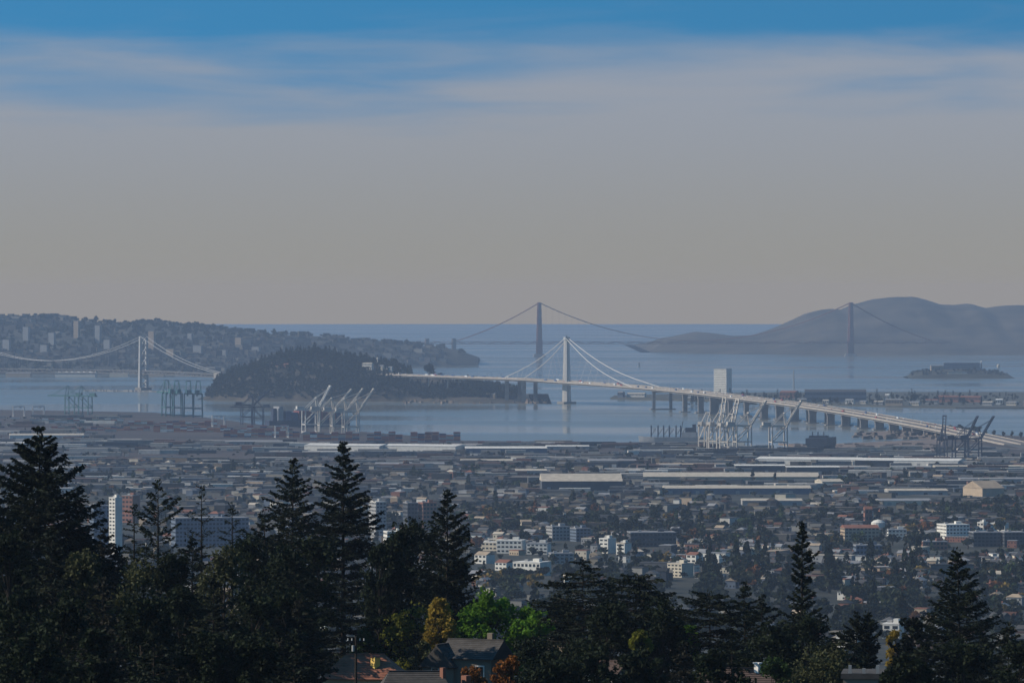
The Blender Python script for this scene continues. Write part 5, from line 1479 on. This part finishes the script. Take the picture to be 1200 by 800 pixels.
# the dark grove: fillers, each its own tree
rr = random.Random(9)
FILL = [(12, 628, 520), (60, 640, 515), (95, 648, 530), (92, 622, 580), (138, 652, 560), (170, 655, 545), (205, 648, 570), (225, 640, 600), (262, 645, 590), (292, 630, 610), (310, 612, 620), (330, 640, 575), (365, 628, 600), (345, 660, 560),
        (20, 690, 470), (70, 700, 460), (120, 690, 490), (165, 695, 480), (210, 690, 500), (250, 688, 510), (295, 690, 500), (340, 690, 510), (350, 715, 500), (40, 745, 420), (110, 740, 430), (180, 740, 440), (240, 742, 440), (300, 745, 440), (345, 752, 430)]
look = ['dull dark', 'mossy', 'shadowed', 'brownish', 'dense', 'open', 'ragged', 'drooping', 'blue-black', 'matted', 'tangled']
for i, (px, top, D) in enumerate(FILL):
    lab = ['below the huge shaggy conifer', 'below the slim white high-rise', 'below the open pine', 'below the bare conifers', 'below the ragged redwood'][min(4, max(0, px) // 80)]
    row = 'upper edge' if top < 660 else ('middle' if top < 720 else 'foot')
    if i % 3 == 1:
        conifer(px, top - 14, D, 34, rr.choice(('redwood', 'dry', 'cedar')), f'{look[i % 11]} conifer {lab} at the {row} of the grove', 100 + i, rr.choice(('cone', 'redwood')), .05, 1.2, 8, -.06, 1.0, .1, .42)
    else:
        broadleaf(px, top, D, rr.uniform(32, 44), rr.choice(('oak', 'oak', 'oak', 'olive')), f'{look[i % 11]} leafy tree {lab} at the {row} of the grove', 100 + i, rr.uniform(80, 110), 5200, 16)

# ------------------------------------------------------------------ the near slope: houses
M_TILE = mat('clay_tile', (0.24, 0.1, 0.065), 0.85, 0.3, 1.5)
M_SHINGLE = mat('grey_shingle', (0.06, 0.056, 0.054), 0.9, 0.3, 1.2)
M_BROWNROOF = mat('brown_shingle', (0.09, 0.06, 0.05), 0.9, 0.3, 1.2)
M_STUCCO = mat('cream_stucco', (0.5, 0.4, 0.24), 0.9, 0.12, 0.6)
M_SAGE = mat('grey_clapboard', (0.2, 0.165, 0.13), 0.85, 0.12, 0.6)
M_TRIM = mat('white_trim', (0.7, 0.68, 0.64), 0.6, 0.06, 1.0)
def roof_with_courses(t, cx, cy_, z0, sx, sy, rise, m, rz=0.0, hip=0.0, over=.5, course=0.42, name='roof'):
    """gable or hip roof; each course of tiles or shingles is a proud strip"""
    r0 = MB().gable(cx, cy_, z0, sx, sy, rise, rz, over, hip=hip).build(name, m, t)
    hx, hy = sx / 2 + over, sy / 2 + over
    c, s = math.cos(rz), math.sin(rz)
    n = max(4, int(math.hypot(hy, rise) / course))
    def W(x, y, z): return (cx + x * c - y * s, cy_ + x * s + y * c, z0 + z)
    for sg in (-1, 1):
        for k in range(n):
            a, b = k / n, (k + 1) / n
            y0, y1 = sg * hy * (1 - a), sg * hy * (1 - b); zA, zB = rise * a, rise * b
            x0, x1 = hx - hip * a, hx - hip * b
            P = [W(-x0, y0, zA + .06), W(x0, y0, zA + .06), W(x1, y1, zB + .01), W(-x1, y1, zB + .01), W(-x0, y0, zA - .02), W(x0, y0, zA - .02)]
            MB().add(P, [(0, 1, 2, 3), (4, 5, 1, 0)] if sg < 0 else [(3, 2, 1, 0), (0, 1, 5, 4)]).build('tile_course' if m is M_TILE else 'shingle_course', m, r0)
    P0, P1 = Vector(W(-hx + hip, 0, rise + .05)), Vector(W(hx - hip, 0, rise + .05))
    MB().bar(P0, P1, .3, .16).build('ridge_cap', m, r0)
    return r0
def window(t, x, y, z, w, h, face=-1):
    f_ = MB().box(x, y, z, w + .3, .1, h + .3).build('window', M_TRIM, t)
    MB().box(x - w / 4, y + face * .06, z + .15, w / 2 - .06, .06, h).build('pane', M_WIN, f_); MB().box(x + w / 4, y + face * .06, z + .15, w / 2 - .06, .06, h).build('pane', M_WIN, f_)
# red tiled house
D = 560; x = (428 - 600) / F * D; g = ground_z(x, D); zr = zof(766, D) - g
t = thing('tiled_house', (x, D, g), 'cream house with red clay tile roof and yellow lit chimney by the utility pole', 'house', rz=-0.12); t.scale = (.8, .8, 1)
MB().box(0, 0, -1, 10.2, 7, zr - 1.4).build('wall', M_STUCCO, t)
roof_with_courses(t, 0, 0, zr - 2.45, 10.2, 7, 2.4, M_TILE, 0, 3.0)
MB().box(-2.6, -4.6, -1, 6, 5, zr - 4.2).build('wing_wall', M_STUCCO, t)
roof_with_courses(t, -2.6, -4.6, zr - 5.3, 6, 5, 2.0, M_TILE, 0, 0.0)
MB().box(1.6, -1.8, zr - 3.2, 0.9, .9, 3.0, -.75).build('chimney', mat('yellow_stucco', (0.6, 0.42, 0.12), 0.9, 0.1, 1.0), t)
MB().box(1.6, -1.8, zr - .25, 1.15, 1.0, .2).build('chimney_cap', M_TILE, t)
for k in range(3): window(t, -3 + k * 3, -3.52, zr - 4.2 - 1.2, 1.1, 1.3)
# grey gabled house
D = 605; x = (549 - 600) / F * D; g = ground_z(x, D); zr = zof(749, D) - g
t = thing('gabled_house', (x, D, g), 'grey clapboard house with shingle roof and sunlit white window under the bright tree', 'house', rz=-0.42); t.scale = (.78, .78, 1)
MB().box(1.2, 0, -1, 8, 7, zr - .9).build('wall', M_SAGE, t)
roof_with_courses(t, 1.2, 0, zr - 2.0, 8, 7, 2.0, M_SHINGLE)
gx = -3.0
wb = MB(); hw = 2.5; eave = zr - 3.0; pk = zr - .6
wb.add([(gx - hw, -4.2, -1), (gx + hw, -4.2, -1), (gx + hw, -4.2, eave), (gx, -4.2, pk), (gx - hw, -4.2, eave), (gx - hw, 1, -1), (gx + hw, 1, -1), (gx + hw, 1, eave), (gx, 1, pk), (gx - hw, 1, eave)],
       [(0, 1, 2, 3, 4), (9, 8, 7, 6, 5), (0, 4, 9, 5), (1, 6, 7, 2)]).build('gable_wall', M_SAGE, t)
roof_with_courses(t, gx, -1.6, eave, 5.6, 5.2, pk - eave + .1, M_SHINGLE, math.pi / 2, 0, .35)
window(t, gx - .4, -4.26, eave - 2.0, 1.0, 1.7); window(t, 3.4, -3.55, zr - 4.3, 1.2, 1.3)
MB().box(3.4, .4, zr - 1.2, .8, .8, 2.0).build('chimney', M_SAGE, t)
MB().box(4.4, -3.6, -.6, 1.0, .1, 2.1).build('door', M_TRIM, t)
# dark roof at the frame foot
D = 520; x = (486 - 600) / F * D; g = ground_z(x, D); zr = zof(786, D) - g
t = thing('dark_roofed_house', (x, D, g), 'house under a dark grey hipped roof in front of the tiled house', 'house', rz=.06); t.scale = (.85, .85, 1)
MB().box(0, 0, -1, 7.4, 6, zr - .6).build('wall', M_SAGE, t); roof_with_courses(t, 0, 0, zr - 1.7, 7.4, 6, 1.65, M_SHINGLE, 0, 1.2)
MB().box(3.2, -1.0, zr - 1.2, .5, .5, 1.6, -.8).build('chimney', WM['brick'], t)
MB().box(5.9, -.6, -1, .8, .8, zr + .6, -.8).build('flue', WM['brick'], t); window(t, -1.5, -3.05, zr - 3.6, 1.2, 1.2)
# tan house half hidden behind the green tree
D = 690; x = (646 - 600) / F * D; g = ground_z(x, D); zr = zof(716, D) - g
t = thing('tan_house', (x, D, g), 'tan house with grey roof half hidden beside the green trees', 'house', rz=-.3)
MB().box(0, 0, -1, 6.5, 6, zr - .4).build('wall', WM['tan'], t); roof_with_courses(t, 0, 0, zr - 1.45, 6.5, 6, 1.4, M_SHINGLE)
window(t, 0, -3.05, zr - 3.4, 1.2, 1.3)
# low brown roof with white chimney
D = 520; x = (868 - 600) / F * D; g = ground_z(x, D); zr = zof(783, D) - g
t = thing('brown_roofed_house', (x, D, g), 'house with low brown roof and tall white chimney in the grove', 'house', rz=.05)
MB().box(0, 0, -1, 7, 6, zr - .2).build('wall', WM['tan'], t); roof_with_courses(t, 0, 0, zr - 1.3, 7, 6, 1.3, M_BROWNROOF)
MB().box(1.6, -.8, zr - 1.3, .5, .5, 1.9, -.7).build('chimney', M_TRIM, t); MB().box(1.6, -.8, zr + .55, .75, .6, .12, -.7).build('chimney_cap', M_TRIM, t)
# pale garden wall / flat roofed house
D = 500; x = (1030 - 600) / F * D; g = ground_z(x, D); zr = zof(787, D) - g
t = thing('flat_roofed_house', (x, D, g), 'grey flat-roofed house with parapet between dark cypresses', 'house', rz=-.1)
MB().box(0, 0, -1, 6.5, 6, zr + .6).build('wall', M_SAGE, t); MB().box(0, 0, zr - .42, 6.9, 6.4, .5).build('roof', M_SHINGLE, t)
for k in range(5): MB().box(-2.6 + k * 1.3, -3.0, zr + .05, .3, .3, .5 if k % 2 else .8).build('vent', WM['grey'], t)
# small white gable in the grove
D = 545; x = (709 - 600) / F * D; g = ground_z(x, D); zr = zof(774, D) - g
t = thing('white_cottage', (x, D, g), 'small white cottage glimpsed through the dark trees below the cedars', 'house', rz=-.4)
MB().box(0, 0, -1, 4, 4.5, zr).build('wall', WM['white'], t); roof_with_courses(t, 0, 0, zr - 1.1, 4, 4.5, 1.1, M_BROWNROOF); window(t, .5, -2.3, zr - 2.8, .8, 1.1)
# utility pole
D = 530; x = (417 - 600) / F * D; g = ground_z(x, D); zr = zof(745, D) - g
t = thing('utility_pole', (x, D, g), 'wooden utility pole with cross arm and white insulators before the tiled house', 'utility pole')
MB().tube([(0, 0, -.6), (0, 0, zr)], [.17, .11], 8).build('pole', M_TRUNK, t)
MB().bar((-.9, 0, zr - .5), (.9, 0, zr - .5), .12).build('cross_arm', M_TRUNK, t)
for dx in (-.8, -.4, .4, .8): MB().tube([(dx, 0, zr - .45), (dx, 0, zr - .2)], [.05, .04], 6).build('insulator', M_TRIM, t)
MB().tube([(-.28, -.1, zr - 1.5), (-.28, -.1, zr - .9)], .14, 8).build('transformer', M_GSTEEL, t)

# ------------------------------------------------------------------ the air
def haze():
    mb = MB(); mb.box(0, 22400, -4.0, 18400, 46000, 334.0)
    o = mb.build('haze', bpy.data.materials.new('marine_haze'))
    m = o.data.materials[0]; m.use_nodes = True
    nt = m.node_tree; nt.nodes.clear()
    out = nt.nodes.new('ShaderNodeOutputMaterial')
    v = nt.nodes.new('ShaderNodeVolumePrincipled')
    v.inputs['Color'].default_value = HAZE_COL
    v.inputs['Density'].default_value = HAZE_D
    v.inputs['Anisotropy'].default_value = 0.0
    nt.links.new(v.outputs[0], out.inputs['Volume'])
    m.cycles.homogeneous_volume = True
    tag(o, 'pale blue marine haze lying over the bay and city', 'haze', kind='stuff')
HAZE_COL = (0.375, 0.505, 0.725, 1)
HAZE_D = 3.6e-5
haze()
